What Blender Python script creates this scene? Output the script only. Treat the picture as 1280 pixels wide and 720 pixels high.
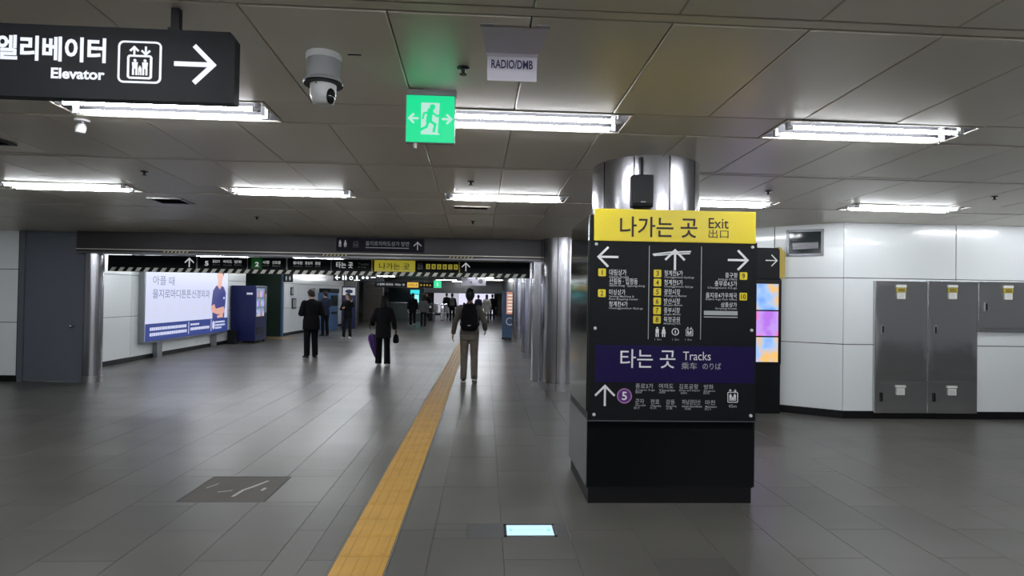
import bpy, bmesh, math, random
from mathutils import Vector, Matrix, Euler
from mathutils.kdtree import KDTree
random.seed(7)
SC = bpy.context.scene
COL = SC.collection
for _o in list(bpy.data.objects): bpy.data.objects.remove(_o)

# ------------------------------------------------------------------ camera
F_PX, CAM_H, ROLL = 740.0, 1.62, 0.016
YAW, PITCH = math.atan(33.4 / F_PX), math.atan(9.5 / F_PX)
fw = Vector((math.sin(YAW) * math.cos(PITCH), math.cos(YAW) * math.cos(PITCH), math.sin(PITCH)))
r0 = Vector((math.cos(YAW), -math.sin(YAW), 0)); u0 = r0.cross(fw)
rt = r0 * math.cos(ROLL) + u0 * math.sin(ROLL); up = u0 * math.cos(ROLL) - r0 * math.sin(ROLL)
cd = bpy.data.cameras.new('camera'); cam = bpy.data.objects.new('camera', cd); COL.objects.link(cam)
m3 = Matrix((rt, up, -fw)).transposed()
cam.matrix_world = Matrix.Translation((0, 0, CAM_H)) @ m3.to_4x4()
cd.sensor_width = 36.0; cd.lens = 36.0 * F_PX / 1280.0; cd.clip_start = 0.02; cd.clip_end = 300
SC.camera = cam
# ------------------------------------------------------------------ world, exposure
W = bpy.data.worlds.new('world'); SC.world = W; W.use_nodes = True
W.node_tree.nodes['Background'].inputs[0].default_value = (0.5, 0.52, 0.56, 1)
W.node_tree.nodes['Background'].inputs[1].default_value = 0.02
SC.view_settings.view_transform = 'Standard'; SC.view_settings.look = 'None'
SC.view_settings.gamma = 1.0; SC.view_settings.use_curve_mapping = False
SC.view_settings.exposure = 0.0
TUBE = 55.0          # fluorescent tube radiance
FAR_TUBE = 86.0

# ------------------------------------------------------------------ materials
def srgb(r, g, b):
    f = lambda c: (c / 255 / 12.92) if c / 255 <= .04045 else ((c / 255 + .055) / 1.055) ** 2.4
    return (f(r), f(g), f(b), 1)
MATS = {}
def mat(name, col, rough=.5, metal=0., var=0., vscale=3., bump=0., bscale=8., rvar=0., rscale=2., coat=0., emit=None, estr=0., stretch=(1, 1, 1), spec=.5, piece=0., bdist=.02):
    m = bpy.data.materials.new(name); m.use_nodes = True; MATS[name] = m
    nt = m.node_tree; N = nt.nodes; L = nt.links; b = N['Principled BSDF']
    b.inputs['Base Color'].default_value = col; b.inputs['Roughness'].default_value = rough
    b.inputs['Metallic'].default_value = metal; b.inputs['Coat Weight'].default_value = coat
    b.inputs['Coat Roughness'].default_value = .06; b.inputs['Specular IOR Level'].default_value = spec
    if emit is not None:
        b.inputs['Emission Color'].default_value = emit; b.inputs['Emission Strength'].default_value = estr
    if var or bump or rvar:
        tc = N.new('ShaderNodeTexCoord'); mp = N.new('ShaderNodeMapping'); mp.inputs['Scale'].default_value = stretch
        g = N.new('ShaderNodeNewGeometry')
        L.new(g.outputs['Position'], mp.inputs[0])
    if var:
        n = N.new('ShaderNodeTexNoise'); n.inputs['Scale'].default_value = vscale; n.inputs['Detail'].default_value = 5
        L.new(mp.outputs[0], n.inputs['Vector'])
        mr = N.new('ShaderNodeMapRange'); mr.inputs['From Min'].default_value = .05; mr.inputs['From Max'].default_value = .95
        mr.inputs['To Min'].default_value = 1 - var; mr.inputs['To Max'].default_value = 1 + var
        L.new(n.outputs['Fac'], mr.inputs['Value'])
        mx = N.new('ShaderNodeVectorMath'); mx.operation = 'SCALE'; mx.inputs[0].default_value = col[:3]
        if piece:
            oi = N.new('ShaderNodeObjectInfo'); m2 = N.new('ShaderNodeMapRange'); m2.inputs['To Min'].default_value = 1 - piece; m2.inputs['To Max'].default_value = 1 + piece
            mu = N.new('ShaderNodeMath'); mu.operation = 'MULTIPLY'; L.new(oi.outputs['Random'], m2.inputs['Value']); L.new(m2.outputs[0], mu.inputs[0]); L.new(mr.outputs[0], mu.inputs[1]); L.new(mu.outputs[0], mx.inputs['Scale'])
        else: L.new(mr.outputs[0], mx.inputs['Scale'])
        L.new(mx.outputs[0], b.inputs['Base Color'])
    if rvar:
        n = N.new('ShaderNodeTexNoise'); n.inputs['Scale'].default_value = rscale; n.inputs['Detail'].default_value = 2
        L.new(mp.outputs[0], n.inputs['Vector'])
        mr = N.new('ShaderNodeMapRange'); mr.inputs['From Min'].default_value = .1; mr.inputs['From Max'].default_value = .9
        mr.inputs['To Min'].default_value = max(.02, rough - rvar); mr.inputs['To Max'].default_value = rough + rvar
        L.new(n.outputs['Fac'], mr.inputs['Value']); L.new(mr.outputs[0], b.inputs['Roughness'])
    if bump:
        n = N.new('ShaderNodeTexNoise'); n.inputs['Scale'].default_value = bscale; n.inputs['Detail'].default_value = 3
        L.new(mp.outputs[0], n.inputs['Vector'])
        bp = N.new('ShaderNodeBump'); bp.inputs['Strength'].default_value = bump; bp.inputs['Distance'].default_value = bdist
        L.new(n.outputs['Fac'], bp.inputs['Height']); L.new(bp.outputs[0], b.inputs['Normal'])
    return m
def emi(name, col, s):
    return mat(name, (col[0] * .04, col[1] * .04, col[2] * .04, 1), .4, emit=col, estr=s)

M_floor = mat('floor_granite', (.108, .103, .092, 1), .335, var=.30, vscale=1.1, rvar=.05, rscale=.9, piece=.10, stretch=(.5, 1.3, 1))
M_grout = mat('floor_grout', (.035, .034, .032, 1), .8)
M_ceil = mat('ceiling_enamel', (.72, .67, .575, 1), .36, metal=.2, piece=.05, var=.07, vscale=.9, bump=.015, bscale=1.5, rvar=.04, rscale=1.2)
M_ceilgap = mat('ceiling_void', (.015, .014, .013, 1), .9)
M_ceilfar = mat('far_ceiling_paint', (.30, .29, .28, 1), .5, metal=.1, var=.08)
M_trough = mat('lamp_reflector', (.045, .045, .05, 1), .5, spec=.15)
M_white = mat('white_enamel', (.77, .80, .81, 1), .2, var=.025, vscale=1.0, bump=.008, bscale=2.5, coat=.35)
M_joint = mat('panel_joint', (.03, .03, .035, 1), .7)
M_kick = mat('black_kickplate', (.007, .007, .008, 1), .4, spec=.25)
M_steel = mat('stainless_column', (.44, .44, .47, 1), .22, metal=1, bump=.02, bscale=3, rvar=.03, rscale=5, stretch=(1, 1, .35))
M_steel2 = mat('stainless_cabinet', (.50, .50, .51, 1), .17, metal=.92, bump=.3, bscale=1.2, bdist=.03, rvar=.03, rscale=3)
M_steeld = mat('dark_steel', (.16, .16, .17, 1), .35, metal=.8)
M_door = mat('grey_door_paint', (.105, .12, .145, 1), .42, var=.06, vscale=2)
M_beam = mat('beam_cladding', (.042, .040, .043, 1), .36, metal=.2, spec=.3, var=.08, vscale=1.2)
M_yellow = mat('tactile_yellow', (.56, .305, .036, 1), .5, var=.16, vscale=5, bump=.05, bscale=40)
M_pale = mat('pale_edge_strip', (.20, .20, .19, 1), .3, var=.1)
M_black = mat('black_sign_board', (.007, .008, .010, 1), .45, spec=.15)
M_satin = mat('black_satin', (.004, .005, .006, 1), .45, spec=.2)
M_signy = mat('sign_yellow', (.78, .62, .015, 1), .35)
M_base = mat('base_plate_steel', (.4, .4, .4, 1), .35, metal=.9)
M_signp = mat('sign_purple', (.012, .006, .058, 1), .4, spec=.15)
M_ink = mat('dark_ink', (.022, .008, .006, 1), .5)
M_wp = mat('white_print', (.82, .82, .84, 1), .5)
M_gp = mat('grey_print', (.42, .43, .45, 1), .5)
M_glow = emi('backlit_white', (.86, .90, 1, 1), 1.0)
M_glowd = emi('dim_backlit_white', (.85, .88, .9, 1), .55)
M_yl = emi('backlit_yellow', (.62, .54, .05, 1), .42)
M_yl2 = emi('backlit_amber', (.9, .55, .05, 1), .8)
M_tube = emi('fluorescent_tube', (.93, .96, 1, 1), TUBE)
M_tubef = emi('fluorescent_tube_hall', (.92, .96, 1, 1), FAR_TUBE)
M_green = emi('exit_green', (.0, .80, .32, 1), .92)
M_exw = emi('exit_white', (.60, .95, .82, 1), .80)
M_plastic = mat('white_plastic', (.62, .62, .62, 1), .4)
M_greyp = mat('grey_plastic', (.30, .30, .31, 1), .45)
M_lens = mat('dark_lens', (.01, .01, .012, 1), .08)
M_paper = mat('paper', (.62, .59, .66, 1), .8)
M_navyink = mat('navy_ink', (.035, .03, .10, 1), .7)
M_hatch = mat('hatch_plate', (.075, .066, .055, 1), .55, var=.2, vscale=4)
M_chip = mat('chipped_pale', (.5, .48, .44, 1), .7)
M_lampb = emi('floor_lamp_blue', (.50, .80, 1, 1), 1.25)
M_lampg = emi('floor_lamp_mark', (.10, .55, .60, 1), .8)
M_scrw = emi('lightbox_white', (.72, .76, 1, 1), .86)
M_scrn = emi('lightbox_navy', (.035, .06, .26, 1), .9)
M_scrt = emi('lightbox_text', (.14, .17, .34, 1), .9)
M_scrs = emi('lightbox_skin', (.86, .46, .38, 1), .85)
M_scrb = emi('lightbox_scrubs', (.06, .07, .26, 1), .9)
M_scrh = emi('lightbox_hair', (.04, .03, .04, 1), .5)
M_frame = mat('aluminium_frame', (.26, .27, .29, 1), .35, metal=.6)
M_navy = mat('navy_paint', (.006, .010, .060, 1), .35, spec=.3)
M_blue = mat('steel_blue_paint', (.06, .12, .24, 1), .35)
M_vend = emi('vending_display', (.35, .50, .75, 1), .5)
M_green_d = mat('dark_green_paint', (.012, .032, .020, 1), .5)
M_stone = mat('stone_cladding', (.30, .29, .27, 1), .5, var=.2, vscale=6)
M_brown = mat('brown_shutter', (.085, .07, .055, 1), .5)
M_darkwall = mat('dark_wall', (.055, .058, .060, 1), .3, var=.1)
M_glass = mat('dark_glass', (.02, .028, .03, 1), .08)
M_cyan = emi('cyan_screen', (.05, .75, .80, 1), 1.0)
M_ledwall = emi('led_wall', (.80, .78, 1, 1), 1.0)
M_orange = emi('orange_ad', (.9, .42, .28, 1), .6)
M_stick_y = mat('yellow_sticker', (.48, .38, .05, 1), .5)
M_stick_w = mat('white_sticker', (.72, .72, .68, 1), .5)
M_bat_g = emi('line_green', (.02, .32, .06, 1), .10)
def screen_mat(name, c1, c2, c3):
    m = bpy.data.materials.new(name); m.use_nodes = True; nt = m.node_tree; N = nt.nodes; L = nt.links
    b = N['Principled BSDF']; g = N.new('ShaderNodeTexCoord'); n = N.new('ShaderNodeTexNoise'); n.inputs['Scale'].default_value = 3.2
    r = N.new('ShaderNodeValToRGB'); r.color_ramp.elements[0].color = c1; r.color_ramp.elements[1].color = c3
    r.color_ramp.elements[0].position = .38; r.color_ramp.elements[1].position = .62
    e = r.color_ramp.elements.new(.5); e.color = c2
    L.new(g.outputs['Object'], n.inputs['Vector']); L.new(n.outputs['Fac'], r.inputs[0]); L.new(r.outputs[0], b.inputs['Emission Color'])
    b.inputs['Emission Strength'].default_value = 1.0; b.inputs['Base Color'].default_value = (.02, .02, .02, 1); b.inputs['Roughness'].default_value = .2
    return m
M_s1 = screen_mat('screen_sky', srgb(120, 170, 250), srgb(170, 205, 255), srgb(250, 200, 120))
M_s2 = screen_mat('screen_violet', srgb(190, 120, 240), srgb(200, 160, 250), srgb(250, 120, 190))

# ------------------------------------------------------------------ mesh builder
class MB:
    def __init__(s): s.v = []; s.f = []; s.mi = []
    def add(s, vs, fs, m=0):
        o = len(s.v); s.v += [tuple(v) for v in vs]; s.f += [tuple(i + o for i in f) for f in fs]; s.mi += [m] * len(fs); return s
    def box(s, x0, x1, y0, y1, z0, z1, m=0, bev=0.):
        if bev > 0:
            bm = bmesh.new(); bmesh.ops.create_cube(bm, size=1)
            for v in bm.verts: v.co = ((x0 + x1) / 2 + v.co.x * (x1 - x0), (y0 + y1) / 2 + v.co.y * (y1 - y0), (z0 + z1) / 2 + v.co.z * (z1 - z0))
            bmesh.ops.bevel(bm, geom=bm.edges[:], offset=bev, segments=2, affect='EDGES', profile=.5)
            s.bm(bm, m); return s
        return s.add([(x0, y0, z0), (x1, y0, z0), (x1, y1, z0), (x0, y1, z0), (x0, y0, z1), (x1, y0, z1), (x1, y1, z1), (x0, y1, z1)],
                     [(3, 2, 1, 0), (4, 5, 6, 7), (0, 1, 5, 4), (1, 2, 6, 5), (2, 3, 7, 6), (3, 0, 4, 7)], m)
    def bm(s, bm, m=0, mtx=None):
        bm.verts.index_update()
        s.add([(mtx @ v.co) if mtx else v.co.copy() for v in bm.verts], [[v.index for v in f.verts] for f in bm.faces], m); bm.free(); return s
    def cone(s, p, r1, q, r2, n=10, m=0, caps=True):
        p, q = Vector(p), Vector(q); d = (q - p); 
        if d.length < 1e-6: d = Vector((0, 0, 1e-4))
        d.normalize(); a = d.orthogonal().normalized(); b = d.cross(a)
        vs = [p + (a * math.cos(t) + b * math.sin(t)) * r1 for t in [2 * math.pi * i / n for i in range(n)]]
        vs += [q + (a * math.cos(t) + b * math.sin(t)) * r2 for t in [2 * math.pi * i / n for i in range(n)]]
        fs = [(i, (i + 1) % n, n + (i + 1) % n, n + i) for i in range(n)]
        if caps: fs += [tuple(range(n - 1, -1, -1)), tuple(range(n, 2 * n))]
        return s.add(vs, fs, m)
    def ball(s, c, r, m=0, n=12, rot=None):
        if not hasattr(r, '__len__'): r = (r, r, r)
        vs = []; fs = []; k = max(6, n // 2 + 1)
        c = Vector(c)
        for i in range(1, k):
            a = math.pi * i / k
            for j in range(n):
                b = 2 * math.pi * j / n
                w = Vector((r[0] * math.sin(a) * math.cos(b), r[1] * math.sin(a) * math.sin(b), r[2] * math.cos(a)))
                vs.append(c + (rot @ w if rot else w))
        for i in range(k - 2):
            for j in range(n): fs.append((i * n + j, (i + 1) * n + j, (i + 1) * n + (j + 1) % n, i * n + (j + 1) % n))
        t = Vector((0, 0, r[2])); t = rot @ t if rot else t
        vs += [c + t, c - t]; T = len(vs) - 2
        fs += [(T, j, (j + 1) % n) for j in range(n)] + [(T + 1, (k - 2) * n + (j + 1) % n, (k - 2) * n + j) for j in range(n)]
        return s.add(vs, fs, m)
    def loft(s, secs, n=20, m=0):
        """secs: (cx, cy, cz, rx, ry) horizontal ellipses from bottom to top"""
        vs = []; fs = []
        for (cx, cy, cz, rx, ry) in secs:
            for j in range(n):
                t = 2 * math.pi * j / n; vs.append((cx + rx * math.cos(t), cy + ry * math.sin(t), cz))
        for i in range(len(secs) - 1):
            for j in range(n): fs.append((i * n + j, i * n + (j + 1) % n, (i + 1) * n + (j + 1) % n, (i + 1) * n + j))
        fs += [tuple(range(n - 1, -1, -1)), tuple(range((len(secs) - 1) * n, len(secs) * n))]
        return s.add(vs, fs, m)
    def lathe(s, c, prof, n=24, m=0):
        return s.loft([(c[0], c[1], c[2] + z, r, r) for (r, z) in prof], n, m)
    def prism(s, pts, y0, y1, m=0):
        """polygon in (x, z), extruded in y from y0 (front) to y1"""
        n = len(pts)
        a = sum(pts[i][0] * pts[(i + 1) % n][1] - pts[(i + 1) % n][0] * pts[i][1] for i in range(n))
        if a < 0: pts = pts[::-1]
        vs = [(x, y0, z) for x, z in pts] + [(x, y1, z) for x, z in pts]
        fs = [tuple(range(n)), tuple(range(2 * n - 1, n - 1, -1))] + [(i, n + i, n + (i + 1) % n, (i + 1) % n) for i in range(n)]
        return s.add(vs, fs, m)
    def stroke(s, pts, w, y0, y1, m=0, closed=False):
        P = [Vector(p) for p in pts]; k = len(P)
        for i in range(k if closed else k - 1):
            a, b = P[i], P[(i + 1) % k]; d = (b - a).normalized(); nn = Vector((-d.y, d.x)) * w / 2
            e = d * w * .42
            s.prism([tuple(a + nn - e), tuple(a - nn - e), tuple(b - nn + e), tuple(b + nn + e)], y0 - .0002 * i, y1, m)
        return s
    def mesh(s, name, mats, smooth=None):
        me = bpy.data.meshes.new(name); me.from_pydata(s.v, [], s.f); me.update()
        for mm in (mats if isinstance(mats, (list, tuple)) else [mats]): me.materials.append(mm)
        me.polygons.foreach_set('material_index', s.mi)
        if smooth is not None:
            me.polygons.foreach_set('use_smooth', [True] * len(me.polygons))
            if smooth < 180: me.set_sharp_from_angle(angle=math.radians(smooth))
        return me
    def build(s, name, mats, parent=None, smooth=None, loc=None, label=None):
        return link(name, s.mesh(name, mats, smooth), parent, loc, label)
def link(name, me, parent=None, loc=None, label=None):
    o = bpy.data.objects.new(name, me); COL.objects.link(o)
    if parent is not None: o.parent = parent
    if loc is not None: o.location = loc
    if label: o['label'] = label
    return o
def tag(o, label, cat, group=None, kind=None):
    o['label'] = label; o['category'] = cat
    if group: o['group'] = group
    if kind: o['kind'] = kind
    return o
def thing(name, label, cat, loc=(0, 0, 0), rotz=0., group=None, rot=None):
    o = bpy.data.objects.new(name, None); COL.objects.link(o); o.empty_display_size = .1
    o.location = loc; o.rotation_euler = rot if rot is not None else (0, 0, rotz)
    return tag(o, label, cat, group)
def structure(o, label=None):
    o['kind'] = 'structure'
    if label: o['label'] = label
    return o
def copy_tree(o, parent=None):
    c = o.copy(); COL.objects.link(c); c.parent = parent
    for ch in list(o.children): copy_tree(ch, c)
    return c

TMP = bpy.data.scenes.new('workbench'); TVL = TMP.view_layers[0]
def evaluated_mesh(o):
    TMP.collection.objects.link(o); TVL.update()
    return bpy.data.meshes.new_from_object(o.evaluated_get(TVL.depsgraph))
# lettering: text fitted into the box u0..u1 (x), v0..v1 (z) on a front that faces -y
def text_mesh(body, bold=0.):
    c = bpy.data.curves.new('lettering', 'FONT'); c.body = body; c.resolution_u = 3; c.offset = bold
    o = bpy.data.objects.new('lettering', c); me = evaluated_mesh(o); bpy.data.objects.remove(o); bpy.data.curves.remove(c)
    return me
def letters(parent, body, u0, u1, v0, v1, m, y=-.002, bold=0., name='lettering', side=None):
    me = text_mesh(body, bold); me.name = name
    xs = [v.co.x for v in me.vertices]; ys = [v.co.y for v in me.vertices]
    ax, bx, ay, by = min(xs), max(xs), min(ys), max(ys)
    for v in me.vertices:
        u = u0 + (v.co.x - ax) / (bx - ax) * (u1 - u0); w = v0 + (v.co.y - ay) / (by - ay) * (v1 - v0)
        v.co = (u, y, w)
    me.materials.clear(); me.materials.append(m)
    return link(name, me, parent)
def arrow(mb, cx, cz, L, w, ang, y0=-.003, y1=0., m=0):
    """arrow of length L pointing along ang (radians, 0 = right)"""
    R = lambda x, z: (cx + x * math.cos(ang) - z * math.sin(ang), cz + x * math.sin(ang) + z * math.cos(ang))
    mb.stroke([R(-L / 2, 0), R(L / 2 - w * .5, 0)], w, y0, y1, m)
    mb.stroke([R(L * .02, L * .48), R(L / 2, 0), R(L * .02, -L * .48)], w, y0 - .0004, y1, m)
    return mb
def rrect(cx, cz, w, h, r, n=4):
    P = []
    for sx, sz, a0 in ((1, 1, 0), (-1, 1, 90), (-1, -1, 180), (1, -1, 270)):
        for i in range(n + 1):
            a = math.radians(a0 + 90 * i / n); P.append((cx + sx * (w / 2 - r) + r * math.cos(a), cz + sz * (h / 2 - r) + r * math.sin(a)))
    return P
def disc(cx, cz, r, n=14): return [(cx + r * math.cos(2 * math.pi * i / n), cz + r * math.sin(2 * math.pi * i / n)) for i in range(n)]
def manikin(mb, cx, z0, h, skirt=False, y0=-.003, m=0):
    mb.prism(disc(cx, z0 + h * .91, h * .09, 10), y0, 0, m)
    if skirt: mb.prism([(cx - h * .22, z0 + h * .3), (cx + h * .22, z0 + h * .3), (cx + h * .12, z0 + h * .8), (cx - h * .12, z0 + h * .8)], y0, 0, m)
    else: mb.prism([(cx - h * .14, z0 + h * .4), (cx + h * .14, z0 + h * .4), (cx + h * .17, z0 + h * .8), (cx - h * .17, z0 + h * .8)], y0, 0, m)
    for q in (-1, 1): mb.prism([(cx + q * h * .1 - h * .055, z0), (cx + q * h * .1 + h * .055, z0), (cx + q * h * .1 + h * .055, z0 + h * .42), (cx + q * h * .1 - h * .055, z0 + h * .42)], y0, 0, m)
def lift_icon(parent, cx, cz, s, m, y=-.002, outer=True):
    mb = MB(); w = s * .045
    if outer: mb.stroke(rrect(cx, cz, s, s, s * .12), w, y - .001, y, 0, True)
    b = s * (.55 if outer else .8); bz = cz - s * .12
    mb.stroke(rrect(cx, bz, b, b, b * .1), w * 1.1, y - .001, y, 0, True)
    for dx, sk in ((-.22, 0), (.22, 0)): manikin(mb, cx + dx * b, bz - b * .36, b * .72, sk, y - .001)
    manikin(mb, cx, bz - b * .36, b * .42, False, y - .001)
    az = bz + b / 2 + s * .13
    arrow(mb, cx - b * .25, az, s * .18, w * 1.1, math.pi / 2, y - .001, y); arrow(mb, cx + b * .25, az, s * .18, w * 1.1, -math.pi / 2, y - .001, y)
    return mb.build('lift_pictogram', m, parent)

# ================================================================== THE SETTING
# ------------------------------------------------------------------ floor
FX0, FX1, FY0, FY1 = -13., 13., -5., 48.
floor = structure(MB().box(FX0, FX1, FY0, FY1, -.12, -.006).build('floor', M_grout))
cols = [-1.25 - .46 * i for i in range(24, -1, -1)] + [-1.055, -.89]
cols2 = [-.55, -.32] + [-.32 + .46 * i for i in range(1, 27)]
LT = .92
holes = [(-2.34, -1.67, 4.66, 5.30), (-.10, .60, 3.97, 4.22)]
def in_hole(x0, x1, y0, y1): return any(x0 < h[1] - .01 and x1 > h[0] + .01 and y0 < h[3] - .01 and y1 > h[2] + .01 for h in holes)
tile_me = {}
def tile_mesh(w, l):
    k = (round(w, 3), round(l, 3))
    if k not in tile_me:
        g = .0013; b = .0010; t = MB(); x, y = w / 2 - g, l / 2 - g
        t.add([(-x, -y, -.006), (x, -y, -.006), (x, y, -.006), (-x, y, -.006), (-x, -y, -b), (x, -y, -b), (x, y, -b), (-x, y, -b),
               (-x + b, -y + b, 0), (x - b, -y + b, 0), (x - b, y - b, 0), (-x + b, y - b, 0)],
              [(0, 1, 5, 4), (1, 2, 6, 5), (2, 3, 7, 6), (3, 0, 4, 7), (4, 5, 9, 8), (5, 6, 10, 9), (6, 7, 11, 10), (7, 4, 8, 11), (8, 9, 10, 11)])
        tile_me[k] = t.mesh('floor_tile', M_floor)
    return tile_me[k]
near, rest = [], []
for cs in (cols, cols2):
    for i in range(len(cs) - 1):
        x0, x1 = cs[i], cs[i + 1]; y = FY0 + .37 + (LT / 2 if (round((x0 + 20.15) / .46)) % 2 else 0) - LT
        while y < FY1 - .1:
            a, bb = max(y, FY0), min(y + LT, FY1)
            segs = [(x0, x1, a, bb)]
            for h in holes:
                out = []
                for (p, q, c, d) in segs:
                    if p < h[1] - .005 and q > h[0] + .005 and c < h[3] - .005 and d > h[2] + .005:
                        if c < h[2]: out.append((p, q, c, h[2]))
                        if d > h[3]: out.append((p, q, h[3], d))
                        cc, dd = max(c, h[2]), min(d, h[3])
                        if p < h[0] - .005: out.append((p, h[0], cc, dd))
                        if q > h[1] + .005: out.append((h[1], q, cc, dd))
                    else: out.append((p, q, c, d))
                segs = out
            for (p, q, c, d) in segs:
                if q - p < .02 or d - c < .02: continue
                cy = (c + d) / 2; cx = (p + q) / 2
                vis = d > 3.3 and cy < 10.6 and abs(cx - .045 * cy) < .90 * d + .2 and not (cy > 8 and cx > 4.9)
                (near if vis else rest).append((p, q, c, d))
            y += LT
near.sort(key=lambda t: t[2]); rest += near[298:]; near = near[:298]
for (p, q, c, d) in near:
    o = link('tile', tile_mesh(q - p, d - c), floor, ((p + q) / 2, (c + d) / 2, 0))
    o.rotation_euler = (random.uniform(-1, 1) * .0003, random.uniform(-1, 1) * .0003, 0)
rb = MB()
for (p, q, c, d) in rest:
    g = .0013; rb.add([(p + g, c + g, 0), (q - g, c + g, 0), (q - g, d - g, 0), (p + g, d - g, 0)], [(0, 1, 2, 3)])
ro = rb.build('tile_field', M_floor, floor); ro['kind'] = 'stuff'
# tactile strip let into the floor
tact = structure(MB().box(-.89, -.55, 2.2, 34., -.006, -.002).build('tactile_paving', M_grout))
tact['label'] = 'yellow ribbed tactile paving strip running along the grey floor'; tact['category'] = 'paving'
tm = MB(); tm.box(-.156, .156, -.1475, .1475, -.004, .0015)
for k in range(4):
    x = -.11 + k * .0735
    tm.add([(x - .017, -.14, .0015), (x + .017, -.14, .0015), (x + .017, .14, .0015), (x - .017, .14, .0015), (x - .010, -.132, .0055), (x + .010, -.132, .0055), (x + .010, .132, .0055), (x - .010, .132, .0055)],
           [(4, 5, 6, 7), (0, 1, 5, 4), (1, 2, 6, 5), (2, 3, 7, 6), (3, 0, 4, 7)])
tme = tm.mesh('tactile_tile', M_yellow)
y = 2.35
while y < 33.8:
    link('tactile_tile', tme, tact, (-.72, y, 0)); y += .30
for x0, x1 in ((-.888, -.880), (-.560, -.552)):
    MB().box(x0, x1, 2.2, 33.9, -.004, .002).build('edge_strip', M_pale, tact)

# ------------------------------------------------------------------ near ceiling (falls gently away from the viewer)
C_ROT = Euler((math.atan(-.035), 0, math.radians(.9)), 'XYZ')
C_LOC = Vector((0, 0, 2.98)); C_M = Matrix.Translation(C_LOC) @ C_ROT.to_matrix().to_4x4()
ceiling = structure(MB().box(-13.5, 13.5, -5.2, 10.75, .10, .16).build('ceiling', M_ceilgap)); ceiling.location = C_LOC; ceiling.rotation_euler = C_ROT
LIGHT_ROWS = [-4.05, -1.35, 1.35, 4.10, 6.80]  # rearmost row, out of view behind the viewer, is added to brighten the hall
NARROW = [-2.7, 0., 2.63, 5.42, 7.92]
CW = .21
bands = sorted([(r - CW, r + CW) for r in LIGHT_ROWS] + [(n - .038, n + .038) for n in NARROW] + [(9.05, 9.13)])
pm = {}
def ceil_panel(w, l):
    k = (round(w, 3), round(l, 3))
    if k not in pm:
        t = MB(); g = .003; b = .004; x, y = w / 2 - g, l / 2 - .007
        t.add([(-x, -y, .10), (x, -y, .10), (x, y, .10), (-x, y, .10), (-x, -y, b), (x, -y, b), (x, y, b), (-x, y, b), (-x + b, -y + b, 0), (x - b, -y + b, 0), (x - b, y - b, 0), (-x + b, y - b, 0)],
              [(4, 5, 1, 0), (5, 6, 2, 1), (6, 7, 3, 2), (7, 4, 0, 3), (8, 9, 5, 4), (9, 10, 6, 5), (10, 11, 7, 6), (11, 8, 4, 7), (11, 10, 9, 8)])
        pm[k] = t.mesh('ceiling_panel', M_ceil)
    return pm[k]
rows = []; prev = -5.2
for a, b in bands: rows.append((prev, a)); prev = b
rows.append((prev, 10.75))
PX0 = .234 - .655 * 20
far_panels = MB()
for (a, b) in rows:
    for i in range(40):
        x0 = PX0 + .655 * i; cx = x0 + .3275; cy = (a + b) / 2
        if cx > 13.3 or cx < -13.3: continue
        if b > 1.9 and abs(cx) < 1.15 * b + .8 and not (cy > 8 and cx > 4.5):
            o = link('panel', ceil_panel(.655, b - a), ceiling, (cx, cy, 0))
            o.rotation_euler = (random.uniform(-1, 1) * .0035, random.uniform(-1, 1) * .004, 0)
        else: far_panels.box(x0 + .003, x0 + .652, a + .007, b - .007, 0, .09)
fo = far_panels.build('panel_field', M_ceil, ceiling); fo['kind'] = 'stuff'
for n in NARROW + [9.09]:
    MB().box(-13.3, 13.3, n - .030, n + .030, .003, .09).build('joint_strip', M_ceil, ceiling)
LIGHT_X = [-6.9, -4.5, -2.10, .33, 2.80, 5.1, 7.5]
FIX_W = 1.42
for r in LIGHT_ROWS:
    e = [-13.3] + [v for x in LIGHT_X for v in (x - FIX_W / 2, x + FIX_W / 2)] + [13.3]
    for i in range(0, len(e), 2): MB().box(e[i] + .004, e[i + 1] - .004, r - CW + .008, r + CW - .008, .004, .09).build('channel_panel', M_ceil, ceiling)
def cpt(x, y, z=0.): return C_M @ Vector((x, y, z))

# ------------------------------------------------------------------ fluorescent fixtures
def light_proto(tube):
    t = bpy.data.objects.new('ceiling_light', None); COL.objects.link(t); t.empty_display_size = .1
    h = MB(); w, l = CW - .012, FIX_W / 2 - .004
    h.add([(-l, -w, .004), (l, -w, .004), (l, w, .004), (-l, w, .004), (-l + .05, -w + .07, .085), (l - .05, -w + .07, .085), (l - .05, w - .07, .085), (-l + .05, w - .07, .085)],
          [(4, 5, 6, 7), (0, 1, 5, 4), (1, 2, 6, 5), (2, 3, 7, 6), (3, 0, 4, 7)])
    h.build('reflector', M_trough, t)
    f = MB()
    for (a, b, c, d) in ((-l, l, -w, -w + .012), (-l, l, w - .012, w), (-l, -l + .012, -w, w), (l - .012, l, -w, w)): f.box(a, b, c, d, -.004, .006)
    f.build('rim', M_ceil, t)
    for yy in (-.085, .085):
        tb = MB().cone((-.60, yy, -.008), .0145, (.60, yy, -.008), .0145, 8).build('tube', tube, t, smooth=60)
        for sx in (-1, 1):
            MB().cone((sx * .60, yy, -.008), .0155, (sx * .628, yy, -.008), .0155, 8).box(sx * .635 - .012, sx * .635 + .012, yy - .016, yy + .016, -.024, .085).build('socket', M_plastic, tb)
    return t
lp = light_proto(M_tube)
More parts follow.
